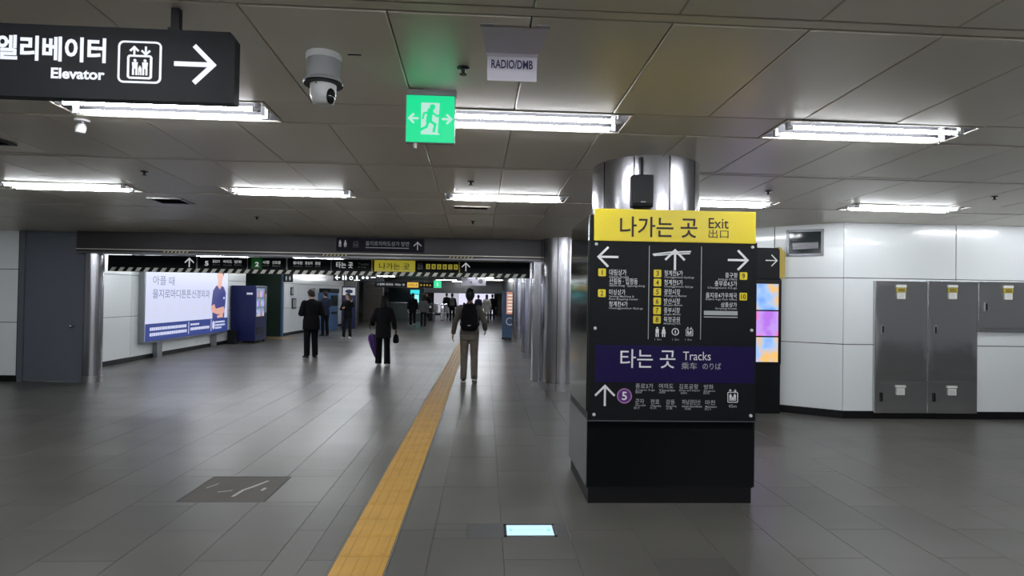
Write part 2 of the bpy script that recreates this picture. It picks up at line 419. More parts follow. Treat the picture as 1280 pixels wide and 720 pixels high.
LAB = {(4.10, -2.10): 'lit twin-tube ceiling light just below the hanging elevator sign', (4.10, .33): 'lit twin-tube ceiling light starting behind the green exit sign',
       (4.10, 2.80): 'large lit twin-tube ceiling light at upper right, nearest the camera on that side', (6.80, -4.5): 'lit twin-tube ceiling light at far left beside the square air vent',
       (6.80, -2.10): 'lit twin-tube ceiling light above the black restroom sign, left of centre', (6.80, .33): 'lit twin-tube ceiling light at picture centre, left of the round column',
       (6.80, 2.80): 'lit twin-tube ceiling light partly hidden behind the yellow exit board', (6.80, 5.1): 'lit twin-tube ceiling light above the white wall with steel cabinets',
       (6.80, 7.5): 'lit twin-tube ceiling light beyond the right edge of the picture', (6.80, -6.9): 'lit twin-tube ceiling light beyond the left edge of the picture',
       (4.10, 7.5): 'lit twin-tube ceiling light well beyond the right edge', (4.10, -6.9): 'lit twin-tube ceiling light well beyond the left edge',
       (4.10, 5.1): 'lit twin-tube ceiling light just outside the upper right edge', (4.10, -4.5): 'lit twin-tube ceiling light just outside the upper left edge'}
first = True
for r in LIGHT_ROWS:
    for x in LIGHT_X:
        if r < 0 and abs(x) > 6.5: continue
        o = lp if first else copy_tree(lp); first = False
        o.location = cpt(x, r); o.rotation_euler = C_ROT
        if r < 2: tag(o, 'twin-tube fluorescent ceiling light overhead, out of the picture', 'ceiling light', 'lights overhead and behind the viewer')
        else: tag(o, LAB[(r, x)], 'ceiling light', 'lights of the near hall')

# ------------------------------------------------------------------ walls: white enamel panels on a dark backing
ROWZ = [(.10, 1.02), (1.02, 1.94), (1.94, 2.80)]
pan_me = {}
def panel_wall(name, p, q, xs, rows=ROWZ, thick=.15, ztop=2.95, mname=None):
    """wall from p to q (x, y), front on the left of p->q turned right (towards -y for p->q along +x)"""
    d = Vector((q[0] - p[0], q[1] - p[1], 0)); L = d.length; ang = math.atan2(d.y, d.x)
    w = structure(MB().box(0, L, .012, thick, 0, ztop).build(name, M_joint)); w.location = (p[0], p[1], 0); w.rotation_euler = (0, 0, ang)
    for i in range(len(xs) - 1):
        for (a, b) in rows:
            k = (round(xs[i + 1] - xs[i], 3), a, b)
            if k not in pan_me: pan_me[k] = MB().box(.005, xs[i + 1] - xs[i] - .005, 0, .02, a + .005, b - .005, bev=.003).mesh('panel', mname or M_white)
            o = link('panel', pan_me[k], w, (xs[i], 0, 0)); o.rotation_euler = (random.uniform(-1, 1) * .0015, 0, 0)
    bd = structure(MB().box(0, L, -.004, .012, 0, .098).build(name.replace('wall', 'baseboard'), M_kick)); bd.location = w.location; bd.rotation_euler = w.rotation_euler
    return w
panel_wall('wall_right', (4.95, 7.97), (13.0, 7.97), [0, 1.61, 3.22, 4.83, 6.44, 8.05])
panel_wall('wall_right_angled', (3.48, 8.95), (4.95, 7.97), [0, .88, 1.767])
panel_wall('wall_right_passage', (3.48, 24.95), (3.48, 8.95), [1.6 * i for i in range(11)], ztop=2.95)
panel_wall('wall_left', (-13., 10.62), (-8.02, 10.62), [0, 1.66, 3.32, 4.98])
panel_wall('wall_left_hall', (-7.93, 10.62), (-7.93, 20.0), [1.52 * i for i in range(6)] + [9.38], ztop=2.8)
structure(MB().box(-13.2, 13.2, -5.3, -5.1, 0, 3.4).build('wall_back', M_white))
structure(MB().box(-13.2, -13.0, -5.1, 10.7, 0, 3.4).build('wall_far_left', M_white))
structure(MB().box(13.0, 13.2, -5.1, 8.2, 0, 3.4).build('wall_far_right', M_white))
# grey service door in the wall left of the opening
dr = structure(MB().box(-7.93, -7.02, 10.585, 10.64, .012, 2.50, bev=.004).build('door_1', M_door), 'plain dark grey steel service door')
MB().cone((-7.115, 10.585, .97), .026, (-7.115, 10.568, .97), .026, 14).cone((-7.115, 10.568, .97), .012, (-7.115, 10.545, .97), .012, 10).ball((-7.115, 10.53, .97), (.028, .022, .028)).build('door_knob', M_steel, dr, smooth=50)
for z in (.35, 1.25, 2.2): MB().cone((-7.925, 10.582, z - .05), .009, (-7.925, 10.582, z + .05), .009, 8).build('hinge', M_steeld, dr)
structure(MB().box(-8.02, -7.935, 10.56, 10.70, 0, 2.9).box(-7.015, -6.93, 10.56, 10.70, 0, 2.9).box(-7.935, -7.015, 10.60, 10.70, 2.505, 2.9).build('trim_1', M_door))
# header beam over the opening
hb = structure(MB().box(-7.0, 1.2, 10.45, 10.85, 2.24, 2.85).build('wall_header', M_beam))
MB().box(-7.0, 1.0, 10.425, 10.46, 2.235, 2.262).build('lower_lip', M_steeld, hb)
MB().box(-7.0, 1.0, 10.435, 10.46, 2.30, 2.312).build('lower_lip', M_ceil, hb)
# far hall ceiling and shell
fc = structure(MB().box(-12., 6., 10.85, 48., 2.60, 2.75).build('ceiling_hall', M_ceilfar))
for i in range(12):
    MB().box(-11, 5, 13.2 + 3 * i, 13.26 + 3 * i, 2.594, 2.605).build('joint_strip', M_steeld, fc)
structure(MB().box(1.30, 1.42, 22.3, 48., 0, 2.6).build('wall_hall_right', M_darkwall))
structure(MB().box(-12., 6., 47., 47.2, 0, 2.7).build('wall_end', M_stone))
structure(MB().box(-12., -11.9, 19.9, 47., 0, 2.7).build('wall_hall_left', M_stone))
structure(MB().box(1.42, 3.6, 24.9, 25.0, 0, 2.6).build('wall_passage_end', M_stone))
structure(MB().box(5.9, 6.0, 10., 47., 0, 2.7).build('wall_hall_far_right', M_darkwall))
structure(MB().box(-7.5, 3.5, 42.0, 42.3, 1.72, 2.6).build('wall_lintel', M_darkwall))
panel_wall('wall_left_machines', (-7.40, 22.0), (-7.05, 29.9), [0, 1.58, 3.16, 4.74, 6.32, 7.9], ztop=2.6)
structure(MB().box(-11.9, -7.42, 22.0, 22.12, 0, 2.6).build('wall_green', M_green_d), 'dark green painted wall of the side passage')
structure(MB().box(-7.42, -7.36, 21.90, 22.05, 0, 2.6).build('trim_2', M_blue))
st = structure(MB().box(-7.05, -6.45, 30.0, 30.6, 0, 2.6).build('wall_pier', M_grout))
for k in range(9):
    for (x0, x1) in ((-7.05, -6.745), (-6.745, -6.44)): MB().box(x0 + .004, x1 - .004, 29.985, 30.05, .29 * k + .004, min(.29 * k + .286, 2.6), bev=.004).build('stone', M_stone, st)
sh = structure(MB().box(-6.9, -5.75, 33.9, 34.0, 0, 2.6).build('wall_shutter', M_steeld))
for k in range(17): MB().box(-6.80, -5.80, 33.86, 33.9, .03 + .125 * k, .148 + .125 * k, bev=.008).build('slat', M_brown, sh)
# far ticket hall lights; those without their own label are added for brightness
lf = light_proto(M_tubef); spots = []
HALL = [(-6.7, 12.7), (-4.3, 12.7), (-6.7, 15.4), (-4.3, 15.4), (-6.5, 18.2), (-4.0, 18.2), (-6.2, 21.6), (-3.6, 21.6), (-.8, 21.6), (-5.2, 25.), (-2.6, 25.), (0., 25.), (-5.2, 30.2), (-0.2, 30.2), (-2.35, 36.), (.35, 34.2), (-1.6, 40.), (-5, 40.), (2.65, 12.4), (2.65, 16.2), (2.65, 20.4)]  # left ones moved to brighten the wall; right ones added to light the passage
HLAB = {(-2.35, 36.): 'thin bright far ceiling light beside the small far green exit sign', (.35, 34.2): 'thin bright far ceiling light above the walkers on the right'}
for i, (x, yy) in enumerate(HALL):
    o = lf if i == 0 else copy_tree(lf); o.location = (x, yy, 2.512)
    tag(o, HLAB.get((x, yy), 'twin-tube ceiling light added to light the space beyond the striped header'), 'ceiling light', 'lights of the hall beyond the opening')

# ================================================================== THINGS
# ------------------------------------------------------------------ round stainless columns
COLX = 1.44
def column(yc, ztop, label, r=.475, n=10):
    t = thing('column', label, 'column', (COLX, yc, 0), group='round stainless columns in a row')
    MB().cone((0, 0, 0), r - .02, (0, 0, ztop), r - .02, 32).build('core', M_joint, t)
    pe = MB()
    a0, a1 = -math.pi / n + .012, math.pi / n - .012; k = 6
    vs = []; 
    for z in (.13, ztop):
        for i in range(k + 1):
            a = a0 + (a1 - a0) * i / k; vs.append((r * math.cos(a), r * math.sin(a), z))
        for i in range(k + 1):
            a = a0 + (a1 - a0) * i / k; vs.append(((r - .025) * math.cos(a), (r - .025) * math.sin(a), z))
    q = 2 * (k + 1)
    fs = [(i, i + 1, q + i + 1, q + i) for i in range(k)] + [(0, q, q + k + 1, k + 1), (k, 2 * k + 1, q + 2 * k + 1, q + k)]
    me = pe.add(vs, fs).mesh('cladding_panel', M_steel, smooth=30)
    bm_ = MB().add([(v[0] * 1.012, v[1] * 1.012, 0 if i < q else .125) for i, v in enumerate(vs)], fs + [tuple(q + i for i in list(range(k + 1)) + list(range(2 * k + 1, k, -1)))]).mesh('base_plate', M_base, smooth=30)
    for j in range(n):
        o = link('cladding_panel', me, t); o.rotation_euler = (0, 0, 2 * math.pi * (j + .28) / n)
        o = link('base_plate', bm_, t); o.rotation_euler = (0, 0, 2 * math.pi * (j + .28) / n)
    return t
column(5.33, 2.86, 'round stainless column rising behind the yellow exit board')
column(10.50, 2.66, 'round stainless column at the right end of the header beam')
column(15.6, 2.60, 'round stainless column just beyond the header beam')
column(20.9, 2.60, 'slim-looking far stainless column beside the blue advertising stand')
cl = thing('round_post', 'narrow stainless half-round post beside the grey service door', 'post', (-6.80, 10.62, 0))
MB().cone((0, 0, .12), .145, (0, 0, 2.24), .145, 28).build('shaft', M_steel, cl, smooth=40)
MB().cone((0, 0, 0), .152, (0, 0, .12), .152, 28).build('base_ring', M_base, cl, smooth=40)
pf = thing('portal_jamb', 'flat steel jamb at the right end of the striped header', 'jamb', (.93, 10.72, 0))
MB().box(-.07, .07, -.18, .18, .1, 2.238, bev=.01).build('cover', M_steel, pf); MB().box(-.075, .075, -.185, .185, 0, .1).build('base_plate', M_base, pf)

# ------------------------------------------------------------------ direction kiosk
kx = 1.485
K = thing('direction_board', 'tall black station direction board with yellow exit header and purple band', 'sign', (kx, 4.62, 0))
HW = .665
MB().box(-HW, HW, .012, .19, .12, 2.27, bev=.004).box(-HW, -HW + .04, .19, .95, .12, 2.27).box(HW - .04, HW, .19, .95, .12, 2.27).build('body', M_satin, K)
MB().box(-HW + .012, HW - .012, .02, .19, 0, .12).box(-HW + .012, -HW + .05, .19, .94, 0, .12).box(HW - .05, HW - .012, .19, .94, 0, .12).build('plinth', M_kick, K)
pan = MB().box(-HW - .004, HW + .004, -.012, .012, .655, 2.07, bev=.003).build('board', M_black, K)
head = MB().box(-HW + .028, HW - .012, -.020, .012, 2.062, 2.315, bev=.003).build('header_board', M_signy, K)
band = MB().box(-HW + .05, HW - .01, -.0135, 0, .955, 1.245).build('purple_band', M_signp, K)
MB().box(-HW - .012, -HW + .002, .03, .945, .72, 2.26).build('side_panel', mat('polished_side', (.30, .32, .32, 1), .12, metal=1, bump=.05, bscale=3), K)
MB().box(HW - .002, HW + .008, .03, .945, .72, 2.26).build('side_panel', MATS['polished_side'], K)
lo = MB()
for i in range(30):
    z = .135 + i * .0172
    lo.add([(-HW - .006, -.004, z), (HW + .006, -.004, z), (HW + .006, .012, z + .013), (-HW - .006, .012, z + .013), (-HW - .006, .012, z), (HW + .006, .012, z)], [(0, 1, 2, 3), (0, 4, 5, 1)])
    for sx in (-1, 1): lo.add([(sx * (HW + .010), 0, z), (sx * (HW + .010), .95, z), (sx * HW, .95, z + .013), (sx * HW, 0, z + .013)], [(0, 1, 2, 3)])
g = lo.build('louver', M_satin, K); g['kind'] = 'stuff'
MB().box(-HW, HW, -.014, -.008, .648, .656).build('edge_strip', M_steeld, K)
for x in (-HW + .045, HW - .035):
    for z in (.70, 1.375, 2.035): MB().cone((x, -.012, z), .013, (x, -.024, z), .010, 14).build('cap_screw', M_plastic, K, smooth=40)
def kb(x, y):     # board pixel (of a 1280x720 picture) -> local board position
    return ((x - 742) / 200 * 1.285 + .843 - kx, 2.309 - (y - 262 - (x - 742) * .006) / 260 * 1.632)
def kl(body, x0, x1, y0, y1, m=M_wp, bold=0., y=-.0135, par=None):
    a, b = kb(x0, y1); c, d = kb(x1, y0); return letters(K, body, a, c, b, d, m, y, bold)
kl('나가는 곳', 774, 870, 271, 296, M_ink, .012, -.022); kl('Exit', 884, 909, 271, 284, M_ink, .006, -.022); kl('出口', 884, 909, 285.5, 296, M_ink, .0, -.022)
for q_, a_ in (((760, 321.5), math.pi), ((922, 323.5), 0), ((843, 324), math.pi / 2)): arrow(MB(), *kb(*q_), .150, .017, a_, -.0155, -.012).build('arrow', M_wp, K)
am = MB(); am.stroke([kb(816, 317.5), kb(838, 314.5), kb(862, 313.5)], .011, -.0155, -.012); am.stroke([kb(817, 319), kb(840, 317), kb(861, 316)], .009, -.0158, -.012)
am.build('scrawled_line', M_wp, K)
for x in (811, 876):
    a, b = kb(x, 424); c, d = kb(x, 307); MB().box(a - .0025, a + .0025, -.0145, -.011, b, d).build('divider', M_gp, K)
def exit_no(n, x, y):
    a, b = kb(x, y); o = MB().prism(rrect(a, b, .060, .060, .008), -.015, -.011).build('exit_number', M_signy, K)
    wd = .004 if n == '1' else .011 if len(n) == 1 else .02; letters(o, n, a - wd, a + wd, b - .02, b + .02, M_ink, -.0165, .015)
for n, x, y in (('1', 753, 341), ('2', 753, 367), ('3', 821.5, 341.5), ('4', 821.5, 353), ('5', 821.5, 364.7), ('6', 821.5, 376.5), ('7', 821.5, 388), ('8', 821.5, 399.5), ('9', 929, 343.5), ('10', 929, 369.5)): exit_no(n, x, y)
TX = [('대림상가', 762, 783, 337, 344.5), ('Daerim Arcade', 762, 786, 345, 347.8), ('산림동 · 입정동', 762, 797, 348, 355.5), ('Sallim-dong · Ipjeong-dong', 762, 806, 356, 359.2),
      ('미싱상가', 762, 782, 362, 369), ('Sewing Machine &', 762, 793, 369.6, 372.6), ('Parts Shopping Center', 762, 798, 373, 376), ('청계천4가', 762, 785, 377, 383.6), ('Cheonggyecheon 4(sa)-ga', 762, 804, 384.4, 387.2),
      ('청계천6가', 830, 853, 337.5, 344.3), ('Cheonggyecheon 6(yuk)-ga', 830, 867, 344.8, 347.8), ('청계천5가', 830, 853, 349.2, 356), ('Cheonggyecheon 5(o)-ga', 830, 866, 356.5, 359.5), ('광장시장', 830, 850, 361, 367.8), ('Gwangjang Market', 830, 858, 368.2, 371.2),
      ('방산시장', 830, 850, 372.6, 379.4), ('Bangsan Market', 830, 853, 379.8, 382.8), ('중부시장', 830, 850, 384.2, 391), ('Jungbu Market', 830, 851, 391.4, 394.4), ('묵정공원', 830, 850, 395.8, 402.6), ('Mukjeong Park', 830, 851, 403, 406),
      ('중구청', 906, 921, 339.4, 346), ('Jung-gu Office', 897, 921, 346.6, 349.6), ('충무로4,5가', 893, 921, 350, 357), ('Chungmuro 4,5-ga', 884, 921, 357.6, 360.4), ('을지로4가우체국', 882, 921, 365, 371.4), ('Euljiro 4-ga Post Office', 882, 921, 372, 375), ('삼풍상가', 901, 921, 377, 383), ('Sampung Arcade', 894, 921, 383.6, 386.4)]
for s, x0, x1, y0, y1 in TX: kl(s, x0, x1, y0, y1, M_wp if y1 - y0 > 4 else M_gp, .0 if y1 - y0 > 4 else .012)
a, b = kb(880, 393); c, d = kb(922, 388); MB().box(a, c, -.014, -.011, b, d).box(a, c, -.014, -.011, b - .02, b - .012).build('covered_line', M_gp, K)
for x, sk in ((822, False), (830, True)): a, b = kb(x, 421); im = MB(); manikin(im, a, b, .078, sk, -.0155); im.build('restroom_pictogram', M_wp, K)
a, b = kb(844.5, 414.5); im = MB(); im.stroke(disc(a, b, .026, 16), .006, -.0145, -.012, 0, True); im.build('information_pictogram', M_wp, K); letters(K, 'i', a - .005, a + .005, b - .014, b + .014, M_wp, -.0145, .02)
a, b = kb(862, 414); lift_icon(K, a, b, .066, M_wp, -.0135, False)
for x in (823, 845, 861): kl('1 5m', x - 4, x + 4, 423, 425.4, M_gp)
kl('타는 곳', 777, 845, 437, 460, M_wp, .004, -.015); kl('Tracks', 854.5, 889, 439.5, 450, M_wp, 0, -.015); kl('乘车', 852.5, 872, 453, 461.5, M_gp, 0, -.015); kl('のりば', 879, 902, 453.5, 461.5, M_gp, .004, -.015)
arrow(MB(), *kb(758.5, 494.5), .150, .016, math.pi / 2, -.0155, -.012).build('arrow', M_wp, K)
a, b = kb(782.5, 495); o = MB().prism(disc(a, b, .056, 24), -.0135, -.011).build('line_badge', mat('line_purple', (.10, .02, .16, 1), .4), K)
MB().stroke(disc(a, b, .055, 24), .007, -.0155, -.012, 0, True).build('badge_ring', mat('ring_mauve', (.45, .22, .52, 1), .4), o); letters(o, '5', a - .02, a + .02, b - .033, b + .033, M_wp, -.0155, .02)
for s, e, x0, x1, y0 in (('종로3가', 'Jongno 3-ga', 796, 818, 479.5), ('여의도', 'Yeouido', 825, 843, 479.5), ('김포공항', 'Gimpo Int’l Airport', 850, 874, 480), ('방화', 'Banghwa', 881, 893, 480.5),
                       ('군자', 'Gunja', 796, 807, 498.5), ('천호', 'Cheonho', 815, 826, 499), ('강동', 'Gangdong', 834, 845, 499.5), ('하남검단산', 'Hanam Geomdansan', 854, 877, 499.5), ('마천', 'Macheon', 883, 895, 500)):
    kl(s, x0, x1, y0, y0 + 6.2, M_gp, .004); kl(e, x0, x1 + 2, y0 + 7, y0 + 9.6, M_gp, .01)
for t_, x, y0 in (('鍾路3街', 800, 489), ('汝矣島', 829, 489), ('金浦机场', 856, 489.8), ('傍花', 884, 490), ('君子', 798, 508.6), ('千戶', 818, 509), ('江東', 838, 509), ('河南', 861, 509.6), ('馬川', 886, 510)): kl(t_, x - 4, x + 4, y0, y0 + 2.8, M_gp)
a, b = kb(917, 494.5); lift_icon(K, a, b, .098, M_wp, -.0135, False); kl('45m', 912, 922, 505.5, 509.5, M_gp, .006)

# speaker on the column above the board
sp = thing('loudspeaker', 'small black loudspeaker mounted on the round column above the yellow header', 'speaker', (1.275, 4.77, 2.36))
MB().box(-.088, .088, 0, .10, 0, .268, bev=.012).build('cabinet', M_satin, sp); MB().box(-.080, .080, -.006, .004, .03, .26, bev=.003).build('grille', mat('speaker_grille', (.010, .011, .014, 1), .6), sp)
MB().box(-.03, .03, .09, .145, .09, .2).box(-.01, .01, .05, .14, .268, .42).build('bracket', M_kick, sp); MB().box(-.02, .02, -.0075, -.004, .038, .046).build('badge', M_greyp, sp)

# ------------------------------------------------------------------ hanging elevator sign
E_ = thing('hanging_sign', 'black hanging sign reading Elevator with a right arrow, upper left', 'sign', (-1.60, 2.67, 2.455), rotz=.012)
ex = lambda x: x + 1.60
ez = lambda z: z - 2.455
MB().prism([(-.86, 0), (.47, 0), (.47, .285), (.447, .318), (-.86, .318)], 0, .055).build('board', M_black, E_)
for x in (-.78, .192): MB().box(x - .018, x + .018, .03, .06, .318, .43).box(x - .026, x + .026, .02, .07, .318, .338).build('hanger', M_kick, E_)
letters(E_, '엘리베이터', ex(-2.142), ex(-1.682), ez(2.612), ez(2.722), M_glow, -.002, .034)
letters(E_, 'Elevator', ex(-1.912), ex(-1.685), ez(2.537), ez(2.585), M_glow, -.002, .034)
lift_icon(E_, ex(-1.537), ez(2.622), .178, M_glow, -.002, True)
arrow(MB(), ex(-1.302), ez(2.622), .160, .020, 0, -.004, 0).build('arrow', M_glow, E_)

# ------------------------------------------------------------------ green exit sign
X_ = thing('exit_sign', 'glowing green square emergency exit sign hanging from the ceiling', 'exit sign', (-.345, 3.55, 2.525), rotz=.01)
MB().box(-.148, .148, 0, .045, 0, .288, bev=.006).build('housing', M_greyp, X_)
MB().box(-.143, .143, -.004, .004, .004, .284, bev=.003).build('face', M_green, X_)
MB().box(-.135, .155, 0, .06, .288, .322, bev=.004).build('ceiling_mount', M_greyp, X_); MB().box(-.03, .03, .005, .05, .32, .345).build('mount_stem', M_greyp, X_)
MB().cone((-.09, .02, .0), .012, (-.09, .02, -.03), .010, 10).build('test_switch', M_plastic, X_)
xm = MB(); c0 = .0
xm.prism([(-.055, .05), (.06, .05), (.045, .062), (.055, .24), (-.055, .24)], -.0055, -.003); xm.build('doorway', M_exw, X_)
rm = MB()
rm.prism(disc(.012, .215, .017), -.0075, -.004); rm.stroke([(.0, .19), (-.008, .135)], .034, -.0075, -.004)
rm.stroke([(-.008, .135), (.03, .11), (.022, .07)], .016, -.0077, -.004); rm.stroke([(-.008, .135), (-.022, .095), (-.058, .075)], .016, -.0079, -.004)
rm.stroke([(.008, .185), (.04, .16), (.06, .17)], .012, -.0077, -.004); rm.stroke([(-.005, .185), (-.038, .175), (-.045, .145)], .012, -.0079, -.004)
rm.build('running_figure', M_green, X_)
arrow(MB(), -.10, .145, .05, .013, math.pi, -.006, -.003).build('arrow', M_exw, X_); arrow(MB(), .10, .145, .05, .013, 0, -.006, -.003).build('arrow', M_exw, X_)

# ------------------------------------------------------------------ paper notice taped to the ceiling
P_ = thing('paper_notice', 'white paper notice reading RADIO/DMB hanging from the ceiling', 'notice', (.12, 3.06, 2.735))
pr = [(.160, -.30, .143), (.152, -.20, .139), (.142, -.10, .135), (.134, -.03, .131), (.130, -.006, .122), (.129, .0, .105), (.129, .004, .05), (.129, .002, .0)]
vs = []; 
for hw_, yy, z in pr: vs += [(-hw_, yy, z), (hw_, yy, z)]
for hw_, yy, z in pr: vs += [(-hw_, yy + .002, z + .002), (hw_, yy + .002, z + .002)]
n2 = len(pr) * 2
MB().add(vs, [(2 * i, 2 * i + 2, 2 * i + 3, 2 * i + 1) for i in range(len(pr) - 1)] + [(n2 + 2 * i, n2 + 2 * i + 1, n2 + 2 * i + 3, n2 + 2 * i + 2) for i in range(len(pr) - 1)] +
         [(2 * i, n2 + 2 * i, n2 + 2 * i + 2, 2 * i + 2) for i in range(len(pr) - 1)] + [(2 * i + 1, 2 * i + 3, n2 + 2 * i + 3, n2 + 2 * i + 1) for i in range(len(pr) - 1)]).build('sheet', M_paper, P_)
letters(P_, 'RADIO/DMB', -.108, .108, .062, .108, M_navyink, -.004, .02)
for sx in (-1, 1): MB().box(sx * .135 - .03, sx * .135 + .03, -.32, -.28, .147, .1495).build('tape', M_gp, P_)

# ------------------------------------------------------------------ ceiling devices
cz = lambda x, yy: cpt(x, yy).z
c_ = thing('dome_camera', 'grey ceiling-mounted surveillance camera with tilted dome', 'camera', (-.87, 3.15, cpt(-.87, 3.15).z))
MB().lathe((0, 0, 0), [(.088, -.03), (.092, -.022), (.092, .01)], 28).build('ceiling_plate', M_plastic, c_, smooth=40)
MB().lathe((0, 0, 0), [(.104, -.150), (.104, -.142), (.086, -.125), (.086, -.03)], 28).build('housing', M_greyp, c_, smooth=40)
MB().lathe((0, 0, 0), [(.100, -.158), (.104, -.148)], 28).build('collar', M_kick, c_, smooth=40)
hd = MB().loft([(0, .0, -.262, .030, .03), (0, 0, -.250, .055, .055), (0, 0, -.215, .066, .066), (0, 0, -.14, .068, .068)], 24).build('camera_head', M_plastic, c_, smooth=50)
MB().ball((.048, -.035, -.225), (.024, .03, .042), 0, 14).build('lens', M_lens, hd, smooth=180); MB().ball((-.02, -.06, -.165), .006).build('screw', M_kick, hd)
MB().box(.13, .20, -.03, -.027, -.004, .0).build('label_tape', M_kick, c_)
d_ = thing('motion_detector', 'small white bullet-shaped detector hanging under the left ceiling light', 'detector', cpt(-2.83, 4.40))
MB().lathe((0, 0, 0), [(.045, -.012), (.05, .005)], 20).build('ceiling_plate', M_plastic, d_, smooth=40); MB().cone((0, 0, -.01), .012, (0, 0, -.04), .012, 10).build('stem', M_greyp, d_)
MB().loft([(.004, -.03, -.105, .018, .02), (.004, -.025, -.098, .030, .032), (0, -.01, -.055, .034, .034), (0, 0, -.03, .022, .022)], 18).build('head', M_plastic, d_, smooth=50)
SPK = [((-.09, 3.25), 'black sprinkler head beside the white paper notice'), ((-3.24, 5.96), 'black sprinkler head above the leftmost far ceiling light'), ((-.07, 6.0), 'black sprinkler head above the centre ceiling light'),
       ((3.06, 6.06), 'black sprinkler head right of the column top'), ((5.54, 6.02), 'black sprinkler head near the right picture edge'), ((-.06, 8.54), 'black sprinkler head just in front of the header beam'), ((-3.12, 8.6), 'black sprinkler head between left ceiling light and header beam')]
for (x, yy), lab in SPK:
    s_ = thing('sprinkler', lab, 'sprinkler', cpt(x, yy), group='ceiling sprinklers')
    MB().lathe((0, 0, 0), [(.022, -.008), (.034, -.004), (.036, .003)], 16).build('escutcheon', M_kick, s_, smooth=40)
    MB().cone((0, 0, -.008), .012, (0, 0, -.034), .008, 10).build('nozzle', M_kick, s_); MB().cone((0, 0, -.034), .020, (0, 0, -.038), .020, 14).build('deflector', M_kick, s_)
def vent(x, yy, w, l, lab, lm=M_base):
    v = thing('air_vent', lab, 'vent', cpt(x, yy), rot=C_ROT, group='ceiling vents'); f = MB()
    for (a, b, c, d) in ((-w, w, -l, -l + .03), (-w, w, l - .03, l), (-w, -w + .03, -l, l), (w - .03, w, -l, l)): f.box(a, b, c, d, -.012, .0)
    f.build('frame', lm, v); MB().box(-w + .03, w - .03, -l + .03, l - .03, -.003, 0).build('backing', M_ceilgap, v)
    for k in range(7):
        yk = -l + .05 + k * (2 * l - .1) / 6; MB().add([(-w + .03, yk - .012, -.010), (w - .03, yk - .012, -.010), (w - .03, yk + .012, -.003), (-w + .03, yk + .012, -.003)], [(3, 2, 1, 0)]).build('slat', M_steeld, v)
vent(-3.75, 7.50, .20, .18, 'square metal air vent beside the leftmost far ceiling light')
vent(-.08, 7.45, .24, .10, 'narrow metal air vent under the centre ceiling light', M_ceil)
vent(-4.0, 5.0, .20, .12, 'dark air vent at the left picture edge', M_kick)

# ------------------------------------------------------------------ floor pieces
h_ = thing('floor_hatch', 'worn brown access plate set into the grey floor', 'hatch', (-2.005, 4.98, 0))
MB().box(-.325, .325, -.31, .31, -.006, -.0005, bev=.001).build('plate', M_hatch, h_)
f = MB()
for (a, b, c, d) in ((-.335, .335, -.32, -.311), (-.335, .335, .311, .32), (-.335, -.326, -.32, .32), (.326, .335, -.32, .32)): f.box(a, b, c, d, -.006, -.001)
f.build('rim', M_kick, h_)
ch = MB(); zz = .0012
ch.add([(.03, -.20, zz), (.055, -.20, zz), (.075, -.05, zz), (.13, .05, zz), (.19, .20, zz), (.165, .20, zz), (.10, .06, zz), (.05, -.04, zz)], [(0, 1, 2, 3, 4, 5, 6, 7)])
ch.add([(.20, -.05, zz), (.225, -.06, zz), (.235, .01, zz), (.21, .02, zz)], [(0, 1, 2, 3)]); ch.add([(-.12, -.1, zz), (-.02, -.06, zz), (-.02, -.045, zz), (-.12, -.085, zz)], [(0, 1, 2, 3)])
ch.add([(-.25, .0, zz), (-.2, .12, zz), (-.21, .125, zz), (-.26, .005, zz)], [(0, 1, 2, 3)])
ch.build('scratch', M_chip, h_)
g_ = thing('floor_light_sign', 'glowing pale blue lit guide panel set into the floor', 'floor light', (.30, 4.095, 0))
MB().box(-.40, .30, -.125, .125, -.006, .0, bev=.001).build('cover_plate', mat('floor_steel', (.12, .12, .12, 1), .35, metal=.5), g_)
lmp = MB().box(-.125, .195, -.085, .09, -.003, .004, bev=.002).build('lens', M_lampb, g_)
arrow(MB(), 0, 0, .05, .012, 0, -.001, .001)
def floor_text(body, x0, x1, y0, y1, m):
    o = letters(g_, body, x0, x1, y0, y1, m, 0); 
    for v in o.data.vertices: v.co = (v.co.x, v.co.z, .0048)
floor_text('←   ─────   →', -.105, .175, -.03, .03, M_lampg)
f = MB()
for (a, b, c, d) in ((-.145, .215, -.105, -.087), (-.145, .215, .092, .11), (-.145, -.127, -.105, .11), (.197, .215, -.105, .11)): f.box(a, b, c, d, -.004, .003)
f.build('lens_frame', M_steel, g_)

